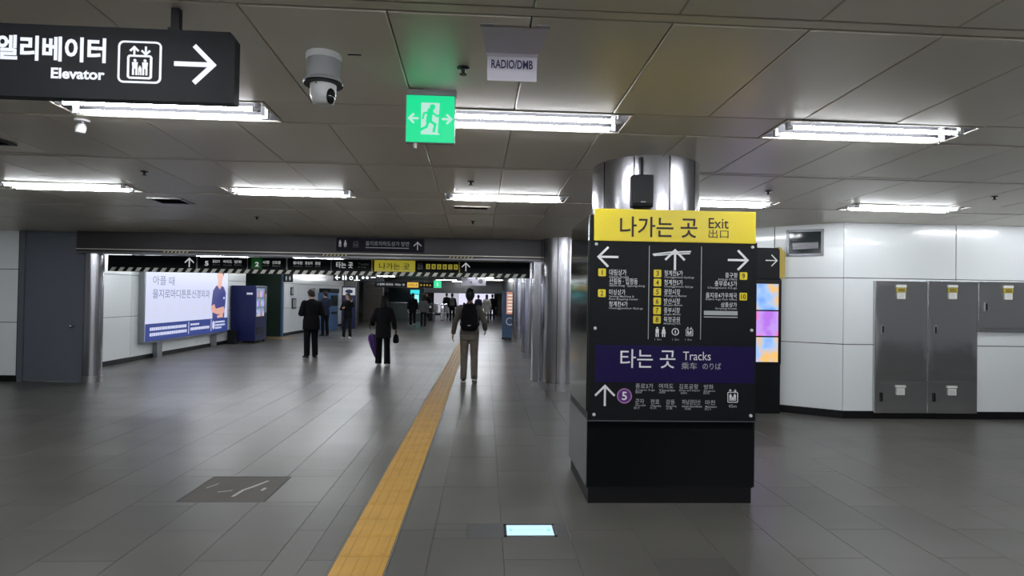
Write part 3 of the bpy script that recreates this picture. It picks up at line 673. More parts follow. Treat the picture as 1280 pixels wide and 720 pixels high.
# ------------------------------------------------------------------ stainless cabinets on the right wall
def bent_door(x0, x1, z0, z1, ph, A):
    # thin sheet-steel door, slightly buckled, closed back
    nx, nz = 14, 34; vs = []; fs = []; sm_ = lambda t: max(0, min(1, t)) ** 2 * (3 - 2 * max(0, min(1, t)))
    for j in range(nz + 1):
        for i in range(nx + 1):
            u, v = i / nx, j / nz; z = z0 + (z1 - z0) * v; f_ = sm_(min(u, 1 - u) / .06) * sm_(min(v, 1 - v) / .10)
            dz = A * math.sin(4.6 * (z - 1.42 + .07 * math.sin(3.2 * u + ph * 2.3) - .05 * u)) * f_
            vs.append((x0 + (x1 - x0) * u, -.0445 + (dz * .5 - A * .5) * f_, z))
    N_ = len(vs); vs += [(x, -.030, z) for x, y_, z in vs]; q = nx + 1
    for j in range(nz):
        for i in range(nx): a = j * q + i; fs.append((a, a + 1, a + q + 1, a + q))
    rim = [i for i in range(q)] + [j * q + nx for j in range(1, nz + 1)] + [nz * q + i for i in range(nx - 1, -1, -1)] + [j * q for j in range(nz - 1, 0, -1)]
    for i, a in enumerate(rim): b = rim[(i + 1) % len(rim)]; fs.append((b, a, a + N_, b + N_))
    fs.append(tuple(N_ + k for k in reversed(rim)))
    used = sorted({k for f in fs for k in f}); mp = {k: i for i, k in enumerate(used)}
    return MB().add([vs[k] for k in used], [tuple(mp[k] for k in f) for f in fs])
def cabinet(label, x0, x1, doors, grp='stainless cabinets on the white wall'):
    z0, z1 = doors[0][0], doors[-1][1]
    c = thing('steel_cabinet', label, 'cabinet', (x0, 7.965, 0), group=grp); w = x1 - x0
    MB().box(.0, w, -.035, .03, z0, z1, bev=.003).build('frame', M_steel2, c)
    for i, (a, b, kind) in enumerate(doors):
        d = bent_door(.012, w - .012, a + .010, b - .010, x0, .015 if b - a > .8 else .004).build('door', M_steel2, c, smooth=40)
        cx = w * .48
        if kind == 'upper':
            hz = (a + b) / 2 if b - a < .8 else 1.24
            MB().box(.075, .125, -.066, -.044, hz - .062, hz + .062, bev=.004).build('lock_plate', M_base, d)
            MB().box(.086, .108, -.072, -.064, hz - .045, hz + .045, bev=.004).build('handle', M_kick, d)
            MB().box(cx - .07, cx + .07, -.0625, -.045, b - .085, b - .05).build('sticker', M_stick_w, d); MB().box(cx - .065, cx + .065, -.0625, -.045, b - .155, b - .09).build('sticker', M_stick_y, d)
            s = MB().box(cx - .055, cx + .055, -.0625, -.045, b - .245, b - .16).build('sticker', M_stick_w, d)
            q = MB()
            for k in range(4): q.box(cx - .04, cx + .04 - .01 * (k % 2), -.0632, -.060, b - .232 + .017 * k, b - .226 + .017 * k)
            q.build('printed_lines', M_gp, c); q = MB()
            for k in range(2): q.box(cx - .05, cx + .045, -.0632, -.060, b - .142 + .024 * k, b - .130 + .024 * k)
            q.build('printed_lines', M_ink, c)
        else:
            MB().box(.082, .102, -.068, -.045, .25, .37, bev=.003).build('handle', M_kick, d)
            MB().box(cx - .07, cx + .07, -.0625, -.045, b - .10, b - .07).build('sticker', M_stick_w, d); MB().box(cx - .055, cx + .055, -.0625, -.045, b - .20, b - .11).build('sticker', M_stick_w, d)
            q = MB()
            for k in range(3): q.box(cx - .04, cx + .04, -.0632, -.060, b - .185 + .02 * k, b - .178 + .02 * k)
            q.build('printed_lines', M_gp, c)
cabinet('tall stainless cabinet, the left one of the pair beside the white panel', 5.37, 6.12, [(.085, .54, 'lower'), (.54, 1.905, 'upper')])
cabinet('tall stainless cabinet, right one of the pair beside the short cabinet', 6.12, 6.84, [(.085, .54, 'lower'), (.54, 1.915, 'upper')])
cabinet('short stainless wall cabinet at the right picture edge', 6.845, 7.72, [(1.22, 1.92, 'upper')])
# dark framed box high on the angled wall
ang = math.atan2(7.97 - 8.95, 4.95 - 3.48)
wb = thing('wall_box', 'dark framed glass-fronted box high on the angled white wall', 'wall box', (4.545, 8.24, 2.25), rotz=ang)
f = MB()
for (a, b, c, d) in ((-.24, .24, 0, .035), (-.24, .24, .345, .38), (-.24, -.205, 0, .38), (.205, .24, 0, .38)): f.box(a, b, -.03, .01, c, d)
f.build('frame', M_frame, wb); MB().box(-.21, .21, -.006, .004, .03, .35).build('pane', M_glass, wb); MB().box(-.17, .17, -.012, -.005, .09, .2, bev=.01).build('inner_shade', M_steeld, wb)

# ------------------------------------------------------------------ screen totem
T_ = thing('screen_totem', 'black totem with three stacked colourful screens and an arrow sign', 'totem', (3.80, 8.27, 0))
MB().box(-.42, .42, 0, .16, 0, 1.92, bev=.006).build('body', M_satin, T_)
MB().box(-.42, .40, -.01, .15, 1.92, 2.36).build('arrow_board', M_black, T_)
MB().prism([(.39, 1.93), (.465, 1.93), (.465, 2.30), (.40, 2.37), (.36, 2.37), (.39, 2.33)], -.012, .14).build('yellow_edge', mat('dull_yellow', (.42, .31, .04, 1), .5), T_)
arrow(MB(), .27, 2.18, .16, .014, 0, -.014, -.009).build('arrow', M_wp, T_)
MB().box(-.40, .42, -.014, .0, .70, 1.90, bev=.004).build('bezel', M_kick, T_)
for i, (a, b) in enumerate(((1.475, 1.845), (1.105, 1.455), (.735, 1.085))): MB().box(-.38, .375, -.018, -.012, a, b).build('screen', (M_s1, M_s2, M_s1)[i], T_)

# ------------------------------------------------------------------ striped header sign beyond the beam
def interp(x, tb):
    for (a, b), (c, d) in zip(tb, tb[1:]):
        if x <= c or (c, d) == tb[-1]: return b + (x - a) / (c - a) * (d - b)
hx = lambda x: interp(x, [(135, -7.18), (245, -5.55), (466, -2.19), (521, -1.34), (662, .865)]) + 3.15
S_ = thing('header_sign', 'long dark header sign with black and white striped lower edge', 'sign', (-3.15, 11.6, 0))
MB().box(-4.03, 4.02, 0, .12, 2.045, 2.275).build('board', M_black, S_)
MB().box(-4.03, 4.02, -.004, .12, 1.965, 2.045).build('stripe_backing', M_kick, S_)
sm = MB().prism([(0, .0), (.078, 0), (.128, .074), (.05, .074)], -.008, -.003).mesh('stripe', mat('stripe_cream', (.88, .88, .78, 1), .5))
for i in range(51): link('stripe', sm, S_, (-4.00 + i * .1565, 0, 1.968))
for x in (-3.6, -1.2, 1.2, 3.6): MB().box(x - .02, x + .02, .04, .08, 2.27, 2.62).build('hanger', M_kick, S_)
arrow(MB(), hx(237), 2.155, .16, .022, math.pi / 2, -.004, 0).build('arrow', M_glowd, S_); arrow(MB(), hx(582), 2.165, .15, .018, math.pi / 2, -.004, 0).build('arrow', M_glowd, S_)
for x, w, m in ((246.5, .03, M_gp), (309, .012, M_gp), (358, .03, M_gp), (413.5, .012, M_gp), (465, .02, M_signy), (574, .022, M_signy)): MB().box(hx(x) - w / 2, hx(x) + w / 2, -.003, .0, 2.05, 2.27).build('divider', m, S_)
def hl(b, x0, x1, z0, z1, m=M_glowd, bold=.0): return letters(S_, b, hx(x0), hx(x1), z0, z1, m, -.007, bold)
hl('5', 256.5, 261, 2.10, 2.19, M_glowd, .03)
MB().box(hx(314), hx(327), -.003, 0, 2.055, 2.265).build('line_panel', M_bat_g, S_); hl('2', 318.5, 323.5, 2.10, 2.19, M_glowd, .03)
for b, e, x0, x1 in (('종로3가', 'Jongno 3-ga', 266, 275), ('여의도', 'Yeouido', 279, 290), ('방화', 'Banghwa', 293, 302), ('시청', 'City Hall', 328, 336), ('신도림', 'Sindorim', 340, 350), ('동대문', 'Dongdaemun', 366, 378), ('왕십리', 'Wangsimni', 381, 390), ('잠실', 'Jamsil', 393.5, 400)):
    hl(b, x0, x1, 2.155, 2.215, M_glowd, .01); hl(e, x0, x1, 2.105, 2.135, M_gp, .02)
hl('타는 곳', 420, 441, 2.10, 2.22, M_glowd, .01); hl('Tracks', 447, 461, 2.165, 2.205, M_gp, .02); hl('のりば', 447, 458, 2.11, 2.145, M_gp)
MB().box(hx(468), hx(519), -.006, 0, 2.048, 2.268).build('yellow_panel', M_yl, S_); hl('나가는 곳', 474, 512, 2.09, 2.215, M_ink, .012).location = (0, -.002, 0)
for q_, sk in ((523.5, False), (527, True)):
    im = MB(); manikin(im, hx(q_), 2.10, .13, sk, -.004); im.build('restroom_pictogram', M_gp, S_)
for i, n in enumerate('345678'):
    x = hx(535 + i * 6.9); o = MB().prism(rrect(x, 2.16, .078, .098, .008), -.004, 0).build('exit_number', M_yl, S_); letters(o, n, x - .018, x + .018, 2.13, 2.19, M_ink, -.006, .02)

# restroom direction sign on the beam
B_ = thing('beam_sign', 'dark restroom direction sign fixed to the beam above the opening', 'sign', (-1.845, 10.44, 2.345))
MB().box(-.755, .755, -.03, .01, 0, .24, bev=.004).build('board', mat('sign_dark_navy', (.010, .009, .02, 1), .5, spec=.15), B_)
for q_, sk in ((-.69, False), (-.60, True)): im = MB(); manikin(im, q_, .075, .12, sk, -.033); im.build('restroom_pictogram', M_wp, B_)
lift_icon(B_, -.42, .13, .11, mat('faded_print', (.10, .10, .12, 1), .5), -.031, False)
letters(B_, '을지로지하도상가 방면', -.25, .50, .105, .185, M_gp, -.032, .004); MB().box(-.25, .50, -.0325, -.030, .065, .078).build('underline', M_gp, B_)
arrow(MB(), .65, .115, .13, .016, math.pi / 2, -.034, -.03).build('arrow', M_wp, B_)
for x0 in (-5.55, -2.85, -.66):
    t = MB().box(x0, x0 + .46, 10.418, 10.425, 2.262, 2.292)
    for k in range(7): t.prism([(x0 + .01 + k * .064, 2.264), (x0 + .04 + k * .064, 2.264), (x0 + .06 + k * .064, 2.290), (x0 + .03 + k * .064, 2.290)], 10.415, 10.418, 1)
    t.build('hazard_tape', [M_kick, mat('tape_yellow', (.5, .45, .2, 1), .5)], hb)

# ------------------------------------------------------------------ lit advertising board on the left wall
A_ = thing('advert_lightbox', 'large bright white advertising lightbox with navy lower band', 'billboard', (-7.80, 13.92, 0), rotz=math.pi / 2)
AW = 4.45; A0, A1 = .37, 2.46
MB().box(0, AW, 0, .12, A0, A1, bev=.008).build('housing', M_frame, A_)
MB().box(.06, AW - .05, -.006, .01, A0 + .05, A1 - .05).build('screen', M_scrw, A_)
bn = MB().box(.06, AW - .05, -.009, -.004, A0 + .05, A0 + .455).build('navy_band', M_scrn, A_)
letters(A_, '아플 때', .34, 1.30, 1.74, 1.96, M_scrt, -.008, .0); letters(A_, '을지로마디튼튼신경외과', .34, 3.22, 1.42, 1.64, M_scrt, -.008, .004)
fi = MB()
for k in range(5):
    x = .45 + .62 * k; fi.prism(disc(x, 1.16, .07, 12), -.008, -.005); fi.box(x - .1, x + .1, -.008, -.005, .98, 1.02)
fi.build('faint_icons', emi('lightbox_faint', (.70, .72, .88, 1), .9), A_)
bt = MB(); rr = random.Random(3)
for (x0, x1, z) in ((.25, 1.95, .66), (.25, 1.95, .53), (2.16, 2.62, .69), (2.16, 3.22, .56), (3.60, 4.22, .69), (3.60, 4.22, .60), (3.60, 4.0, .52)):
    x = x0
    while x < x1:
        w = min(rr.uniform(.06, .11), x1 - x + .03); h = .05 if z in (.69, .60, .52) else .075; bt.box(x, x + w - .018, -.012, -.008, z, z + h); x += w
for x in (2.05, 3.33): bt.box(x, x + .025, -.012, -.008, .47, .80)
bt.prism([(3.42, .56), (3.49, .51), (3.56, .56), (3.56, .72), (3.49, .76), (3.42, .72)], -.012, -.008); bt.build('band_print', M_scrw, A_)
fg = MB()   # printed figure with folded arms
fg.prism([(3.42, .825), (3.40, 1.05), (3.34, 1.20), (3.42, 1.62), (3.60, 1.76), (3.84, 1.80), (4.10, 1.74), (4.25, 1.58), (4.24, 1.25), (4.18, 1.05), (4.17, .825)], -.010, -.006, 0); fg.build('printed_scrubs', M_scrb, A_)
fg = MB(); fg.prism([(3.70, 1.76), (3.84, 1.66), (3.98, 1.78), (3.98, 1.92), (4.06, 2.08), (4.06, 2.30), (3.70, 2.30), (3.66, 2.10), (3.74, 1.92)], -.012, -.006)
fg.prism([(3.36, 1.20), (3.52, 1.24), (3.60, 1.10), (4.12, 1.16), (4.18, 1.04), (4.10, .94), (3.70, .94), (3.42, 1.0), (3.32, 1.08)], -.013, -.006)
fg.prism([(3.70, .90), (4.05, .96), (4.10, .84), (3.72, .83)], -.0135, -.006); fg.build('printed_skin', M_scrs, A_)
fg = MB(); fg.prism([(3.64, 2.14), (3.72, 2.20), (3.98, 2.22), (4.05, 2.06), (4.12, 2.16), (4.10, 2.36), (3.92, 2.42), (3.72, 2.38)], -.014, -.006); fg.build('printed_hair', M_scrh, A_)
fg = MB(); fg.box(4.08, 4.18, -.0125, -.009, 1.38, 1.44); fg.build('printed_badge', M_scrw, A_)
MB().box(.62, .84, .01, .11, 0, A0).build('post', M_frame, A_); MB().box(3.6, 3.8, .03, .11, 0, A0).build('post', M_frame, A_)
for (yy, z, h, lab) in ((11.95, 1.33, .26, 'small black framed notice on the white wall near the half-round post'), (11.72, .62, .42, 'tall narrow black box low on the white wall beside the half-round post')):
    n_ = thing('wall_notice', lab, 'notice', (-7.91, yy, z), rotz=math.pi / 2)
    MB().box(-.14, .14, -.05, 0, 0, h, bev=.006).build('frame', M_kick, n_); MB().box(-.10, .10, -.054, -.048, .05, h - .05).build('insert', M_greyp, n_)

# ------------------------------------------------------------------ vending machine and bin
V_ = thing('vending_machine', 'navy blue vending machine with lit bottle display against the left wall', 'vending machine', (-7.12, 18.75, 0), rotz=math.pi / 2)
MB().box(0, .95, 0, .76, .08, 1.80, bev=.012).build('body', M_navy, V_)
for x in (.06, .89):
    for yy in (.06, .70): MB().cone((x, yy, 0), .03, (x, yy, .09), .03, 10).build('foot', M_kick, V_)
MB().box(.06, .70, -.006, .004, .82, 1.72).build('display_window', M_vend, V_)
for r in range(3):
    MB().box(.06, .70, -.012, -.005, .82 + .30 * r, .835 + .30 * r).build('shelf_strip', M_kick, V_)
    for k in range(6):
        x = .115 + k * .105; z = .84 + .30 * r
        MB().loft([(x, -.01, z, .028, .012), (x, -.01, z + .14, .028, .012), (x, -.01, z + .18, .012, .008), (x, -.01, z + .21, .012, .008)], 8).build('bottle_dummy', [M_wp, M_s1, M_s2, M_stick_y][(r + k) % 4], V_)
MB().box(.74, .90, -.008, .004, .95, 1.55).build('coin_panel', M_greyp, V_); MB().box(.10, .62, -.012, .002, .28, .50, bev=.006).build('delivery_flap', M_kick, V_)
MB().box(-.004, .002, .10, .28, 1.52, 1.58).build('side_label', M_wp, V_)
b_ = thing('litter_bin', 'small black bin standing between the lightbox and the vending machine', 'bin', (-7.72, 18.55, 0))
MB().box(-.12, .12, -.1, .1, 0, .40, bev=.01).build('body', M_kick, b_); MB().box(-.125, .125, -.105, .105, .40, .43, bev=.006).build('lid', M_satin, b_)

# ------------------------------------------------------------------ machines and fittings of the hall beyond
hs = thing('restroom_sign', 'small black square restroom sign above the far left wall', 'sign', (-7.15, 21.8, 1.98))
MB().box(-.17, .17, 0, .05, 0, .30, bev=.004).build('board', M_kick, hs);  MB().box(-.01, .01, .02, .03, .3, .62).build('hanger', M_kick, hs)
for q_, sk in ((-.06, False), (.07, True)): im = MB(); manikin(im, q_, .06, .17, sk); im.build('restroom_pictogram', M_gp, hs)
ls = thing('lit_pictogram_sign', 'strip of bright white lit pictograms hanging in the far hall', 'sign', (-4.35, 20.0, 2.02))
MB().box(-.72, .72, 0, .05, 0, .22, bev=.004).build('board', M_black, ls)
im = MB(); arrow(im, -.58, .11, .14, .03, math.pi, -.004, 0); manikin(im, -.40, .03, .17); manikin(im, -.31, .03, .17, True); im.stroke(disc(-.13, .10, .05, 10), .03, -.004, 0); manikin(im, .06, .03, .17, True); im.box(-.04, .16, -.004, 0, .02, .045)
for x in (.26, .40): im.prism(disc(x, .12, .045, 10), -.004, 0)
im.box(.52, .68, -.004, 0, .12, .15); im.build('pictograms', emi('led_white', (.95, 1, 1, 1), 1.4), ls); MB().box(-.6, -.57, .02, .03, .22, .58).box(.57, .6, .02, .03, .22, .58).build('hanger', M_kick, ls)
fs_ = thing('hanging_sign', 'far dark hanging sign with a small amber centre panel', 'sign', (-4.05, 30.2, 1.94))
MB().box(-1.55, 1.45, 0, .08, 0, .30).build('board', M_black, fs_); MB().box(.10, .66, -.004, 0, .01, .27).build('amber_panel', M_yl2, fs_)
letters(fs_, '5 방화 여의도', -1.4, -.6, .09, .2, M_glowd, -.004, .02); letters(fs_, '타는 곳', -.5, -.02, .09, .2, M_glowd, -.004, .02); letters(fs_, '나가는 곳', .15, .6, .08, .2, M_ink, -.006, .02); letters(fs_, '3 4 5 6', .75, 1.3, .1, .18, M_yl2, -.004, .02)
for x in (-1.2, 1.2): MB().box(x - .02, x + .02, .03, .05, .3, .68).build('hanger', M_kick, fs_)
ef = thing('exit_sign', 'small far green exit sign beyond the striped header', 'exit sign', (-2.25, 28., 1.92))
MB().box(-.18, .18, 0, .06, 0, .36, bev=.006).build('housing', M_greyp, ef); MB().box(-.17, .17, -.005, .002, .01, .35).build('face', M_green, ef); im = MB(); manikin(im, 0, .08, .2, False, -.008); im.build('running_figure', M_exw, ef); MB().box(-.015, .015, .02, .04, .36, .7).build('hanger', M_kick, ef)
bnr = thing('hanging_banner', 'pale hanging banner with dark marks above the backpack walker', 'banner', (-.50, 25., 2.02))
MB().box(-.52, .52, 0, .04, 0, .44, bev=.004).build('panel', mat('pale_banner', (.55, .53, .62, 1), .4), bnr); 
for (x, z, r) in ((-.34, .27, .07), (-.1, .13, .06), (.12, .30, .05), (.30, .18, .10)): MB().prism(disc(x, z, r, 10), -.004, 0).build('dark_mark', M_steeld, bnr)
MB().box(-.4, -.38, .01, .03, .44, .58).box(.38, .4, .01, .03, .44, .58).build('hanger', M_kick, bnr)
def machine(name, lab, x, yy, rz, w, h, m, parts):
    t = thing(name, lab, 'ticket machine', (x, yy, 0), rotz=rz, group='ticket machines'); MB().box(0, w, 0, .55, 0, h, bev=.02).build('cabinet', m, t); parts(t); return t
def p1(t):
    MB().box(.1, .7, -.01, .004, 1.05, 1.5).build('screen', M_glass, t); MB().box(.15, .65, -.02, .004, .7, .8).build('ticket_slot', M_kick, t); MB().box(.0, .8, -.03, .5, 1.62, 1.8, bev=.01).build('top_box', M_kick, t)
def p2(t):
    MB().box(.04, .58, -.012, .004, 1.52, 1.86).build('header_plate', M_wp, t); MB().prism([(.31 + .17 * math.cos(a * .449), 1.69 + .09 * math.sin(a * .449)) for a in range(14)], -.016, -.01).build('oval_mark', M_navy, t)
    for k in range(5): letters(t, '교통카드충'[k], .25, .38, 1.3 - .17 * k, 1.42 - .17 * k, M_wp, -.006, .02)
machine('ticket_machine', 'steel blue ticket machine against the far left wall', -6.62, 25.6, 1.35, .8, 1.62, M_blue, p1)
machine('ticket_machine', 'navy card machine with white plate and vertical white lettering', -6.45, 27.0, .25, .62, 1.92, M_navy, p2)
for (yy, z, w, h, lab) in ((22.75, 1.50, .24, .30, 'small dark upper notice left of the person in black'), (22.9, .98, .40, .40, 'pair of pictures low on the wall left of the person in black'), (25.0, 1.45, .5, .34, 'dark framed notice above the steel blue machine')):
    n_ = thing('wall_notice', lab, 'notice', (-7.40 + (yy - 22) * .0443 + .01, yy, z), rotz=math.pi / 2 - .044); MB().box(0, w, -.03, 0, 0, h, bev=.004).build('frame', M_kick, n_); MB().box(.03, w - .03, -.034, -.028, .05, h - .04).build('insert', M_greyp, n_)
mt = structure(MB().box(-6.6, -4.3, 20.6, 22.4, -.004, .004).build('trim_3', M_steeld), 'dark floor mat by the ticket machines')
structure(MB().box(-6.4, -4.4, 20.46, 20.58, -.004, .004).build('trim_4', M_pale)); structure(MB().box(-8.6, -6.6, 21.0, 21.3, -.004, .004).build('trim_5', M_yellow))
# advertising stand on the right
ad = thing('advert_stand', 'narrow advertising stand with orange upper part and blue lower part', 'stand', (.86, 22.0, 0), rotz=-.12)
MB().box(-.21, .21, 0, .2, .03, 1.80, bev=.01).build('case', M_blue, ad); MB().box(-.06, .20, -.006, 0, .93, 1.76).build('lit_panel', M_orange, ad)
ap = MB()
for k in range(6): ap.box(-.02, .17, -.009, -.005, 1.0 + k * .12, 1.06 + k * .12)
ap.build('pale_rows', emi('ad_pale', (.95, .85, .78, 1), .8), ad); MB().stroke(disc(.07, .66, .13, 18), .035, -.006, 0, 0, True).build('ring_mark', M_wp, ad); MB().box(-.22, .22, -.01, .21, 0, .05).build('base', M_kick, ad)
# staffed booth, rails, gates
bo = thing('service_booth', 'dark glazed service booth with a glowing cyan screen', 'booth', (-4.95, 37.2, 0))
MB().box(-1.1, 1.1, 0, .6, 0, 1.05, bev=.01).build('counter', mat('booth_green', (.03, .05, .045, 1), .4), bo); MB().box(-1.15, 1.15, -.05, .65, 1.05, 1.10).build('counter_top', M_steel, bo)
MB().box(-1.1, 1.1, .3, .34, 1.10, 2.0).build('glass', M_glass, bo); MB().box(-1.1, 1.1, .1, .6, 2.0, 2.58).build('fascia', M_darkwall, bo)
MB().box(.30, .85, -.1, -.04, 1.62, 1.88, bev=.01).build('screen', M_cyan, bo); MB().box(.52, .82, -.06, -.0, 1.1, 1.58, bev=.01).build('screen', emi('cyan_pale', (.35, .95, .95, 1), 1.0), bo); MB().box(.5, .54, 0, .05, 1.0, 2.0).build('screen_post', M_kick, bo)
for i in range(4):
    x = -3.35 + i * .72; gt = thing('ticket_gate', ['low ticket gate with dark panel beside the booth', 'second low ticket gate from the booth', 'third ticket gate from the booth, pale', 'ticket gate furthest from the booth'][i], 'ticket gate', (x, 36.6 + .3 * i, 0), group='ticket gates')
    MB().box(-.13, .13, 0, 1.4, 0, .98, bev=.03).build('cabinet', (M_satin, M_steel, M_frame, M_frame)[i], gt); MB().box(-.14, .14, -.02, 1.42, .98, 1.04, bev=.01).build('top_plate', M_steel, gt); MB().box(-.06, .06, -.03, 0, .78, .92).build('card_reader', (M_wp, M_glow, M_glow, M_wp)[i], gt); MB().box(.13, .42, .6, .63, .45, .95).build('flap', M_frame, gt)
rl = thing('barrier_rail', 'steel barrier rail running in front of the ticket gates', 'railing', (-3.6, 35.9, 0))
for x in (-1.0, -.2, .6, 1.3): MB().cone((x, 0, 0), .03, (x, 0, 1.02), .03, 10).build('post', M_steel, rl)
MB().cone((-1.05, 0, 1.02), .03, (1.35, 0, 1.02), .03, 10).build('top_rail', M_steel, rl); MB().cone((-1.05, 0, .5), .02, (1.35, 0, .5), .02, 10).build('lower_rail', M_steel, rl)
lw = thing('led_wall', 'bright pale lilac lit wall at the far end of the hall', 'screen', (-1.2, 46.6, 0))
MB().box(-2.9, 2.2, 0, .2, .1, 2.2).build('housing', M_kick, lw); MB().box(-2.8, -.9, -.02, 0, .15, 2.1).build('panel', emi('led_dim', (.62, .62, .70, 1), .75), lw); MB().box(-.88, 1.9, -.02, 0, .15, 2.1).build('panel', M_ledwall, lw)

# ================================================================== PEOPLE
def cloth(name, col, rough=.85): return mat(name, col, rough, var=.25, vscale=14, bump=.10, bscale=18, spec=.12)
M_skin = mat('skin', (.42, .25, .18, 1), .5, var=.05, vscale=12)
M_hair = mat('black_hair', (.006, .005, .005, 1), .5, spec=.25, bump=.2, bscale=60)
M_hairg = mat('greying_hair', (.030, .025, .022, 1), .6, spec=.2, bump=.2, bscale=60)
M_eye = mat('eye_dark', (.01, .008, .008, 1), .2); M_lip = mat('lip', (.26, .10, .09, 1), .5)
C_black = cloth('black_cloth', (.0055, .0055, .007, 1)); C_char = cloth('charcoal_cloth', (.011, .011, .0125, 1)); C_taupe = cloth('taupe_cloth', (.105, .092, .082, 1)); C_khaki = cloth('khaki_cloth', (.150, .135, .112, 1))
C_grey = cloth('grey_cloth', (.10, .10, .10, 1)); C_pale = cloth('pale_cloth', (.33, .32, .30, 1)); C_navy = cloth('navy_cloth', (.015, .018, .035, 1))
M_sole = mat('white_rubber', (.55, .55, .53, 1), .6); M_shoe = mat('black_leather', (.012, .011, .011, 1), .4)
def fused(name, mb, m, voxel, parent, smooth=5):
    o = bpy.data.objects.new('tmp', mb.mesh('tmp', m))
    r = o.modifiers.new('r', 'REMESH'); r.mode = 'VOXEL'; r.voxel_size = voxel
    q = o.modifiers.new('s', 'SMOOTH'); q.factor = .5; q.iterations = smooth
    me = evaluated_mesh(o)
    old = o.data; bpy.data.objects.remove(o); bpy.data.meshes.remove(old)
    me.name = name; me.materials.clear(); me.materials.append(m)
    me.polygons.foreach_set('material_index', [0] * len(me.polygons)); me.polygons.foreach_set('use_smooth', [True] * len(me.polygons))
    return link(name, me, parent)
def limb(mb, pts):
    for (p, r) in pts: mb.ball(p, r)
    for (p, r), (q, r2) in zip(pts, pts[1:]): mb.cone(p, r, q, r2, 12)
def hand(mb, w, d, pn, side_sign, curl=.35):
    d = Vector(d).normalized(); pn = Vector(pn); pn = (pn - d * pn.dot(d)).normalized(); sd = d.cross(pn) * side_sign; w = Vector(w)
    mb.ball(w + d * .052, (.041, .017, .056), 0, 12, Matrix((sd, pn, d)).transposed())
    for i, L in enumerate((.062, .074, .069, .054)):
        b = w + d * .092 + sd * (.030 - .0205 * i); d1 = d * math.cos(curl) + pn * math.sin(curl); d2 = d * math.cos(2.3 * curl) + pn * math.sin(2.3 * curl)
        m1 = b + d1 * L * .52; m2 = m1 + d2 * L * .5; limb(mb, [(b, .0095), (m1, .0088), (m2, .0078)])
    b = w + d * .028 + sd * .034; m1 = b + (d * .62 + sd * .62 + pn * .3).normalized() * .036; limb(mb, [(b, .0125), (m1, .0105), (m1 + (d * .85 + sd * .25 + pn * .45).normalized() * .032, .009)])
BASE = dict(head=(0, .02, 1.632), neck=(0, -.005, 1.46), sL=(-.178, -.005, 1.405), sR=(.178, -.005, 1.405), eL=(-.232, -.03, 1.125), eR=(.232, -.03, 1.125), wL=(-.245, .04, .885), wR=(.245, .04, .885),
            hL=(-.088, 0, .90), hR=(.088, 0, .90), kL=(-.098, .02, .50), kR=(.098, .02, .50), aL=(-.105, -.02, .085), aR=(.105, -.02, .085))
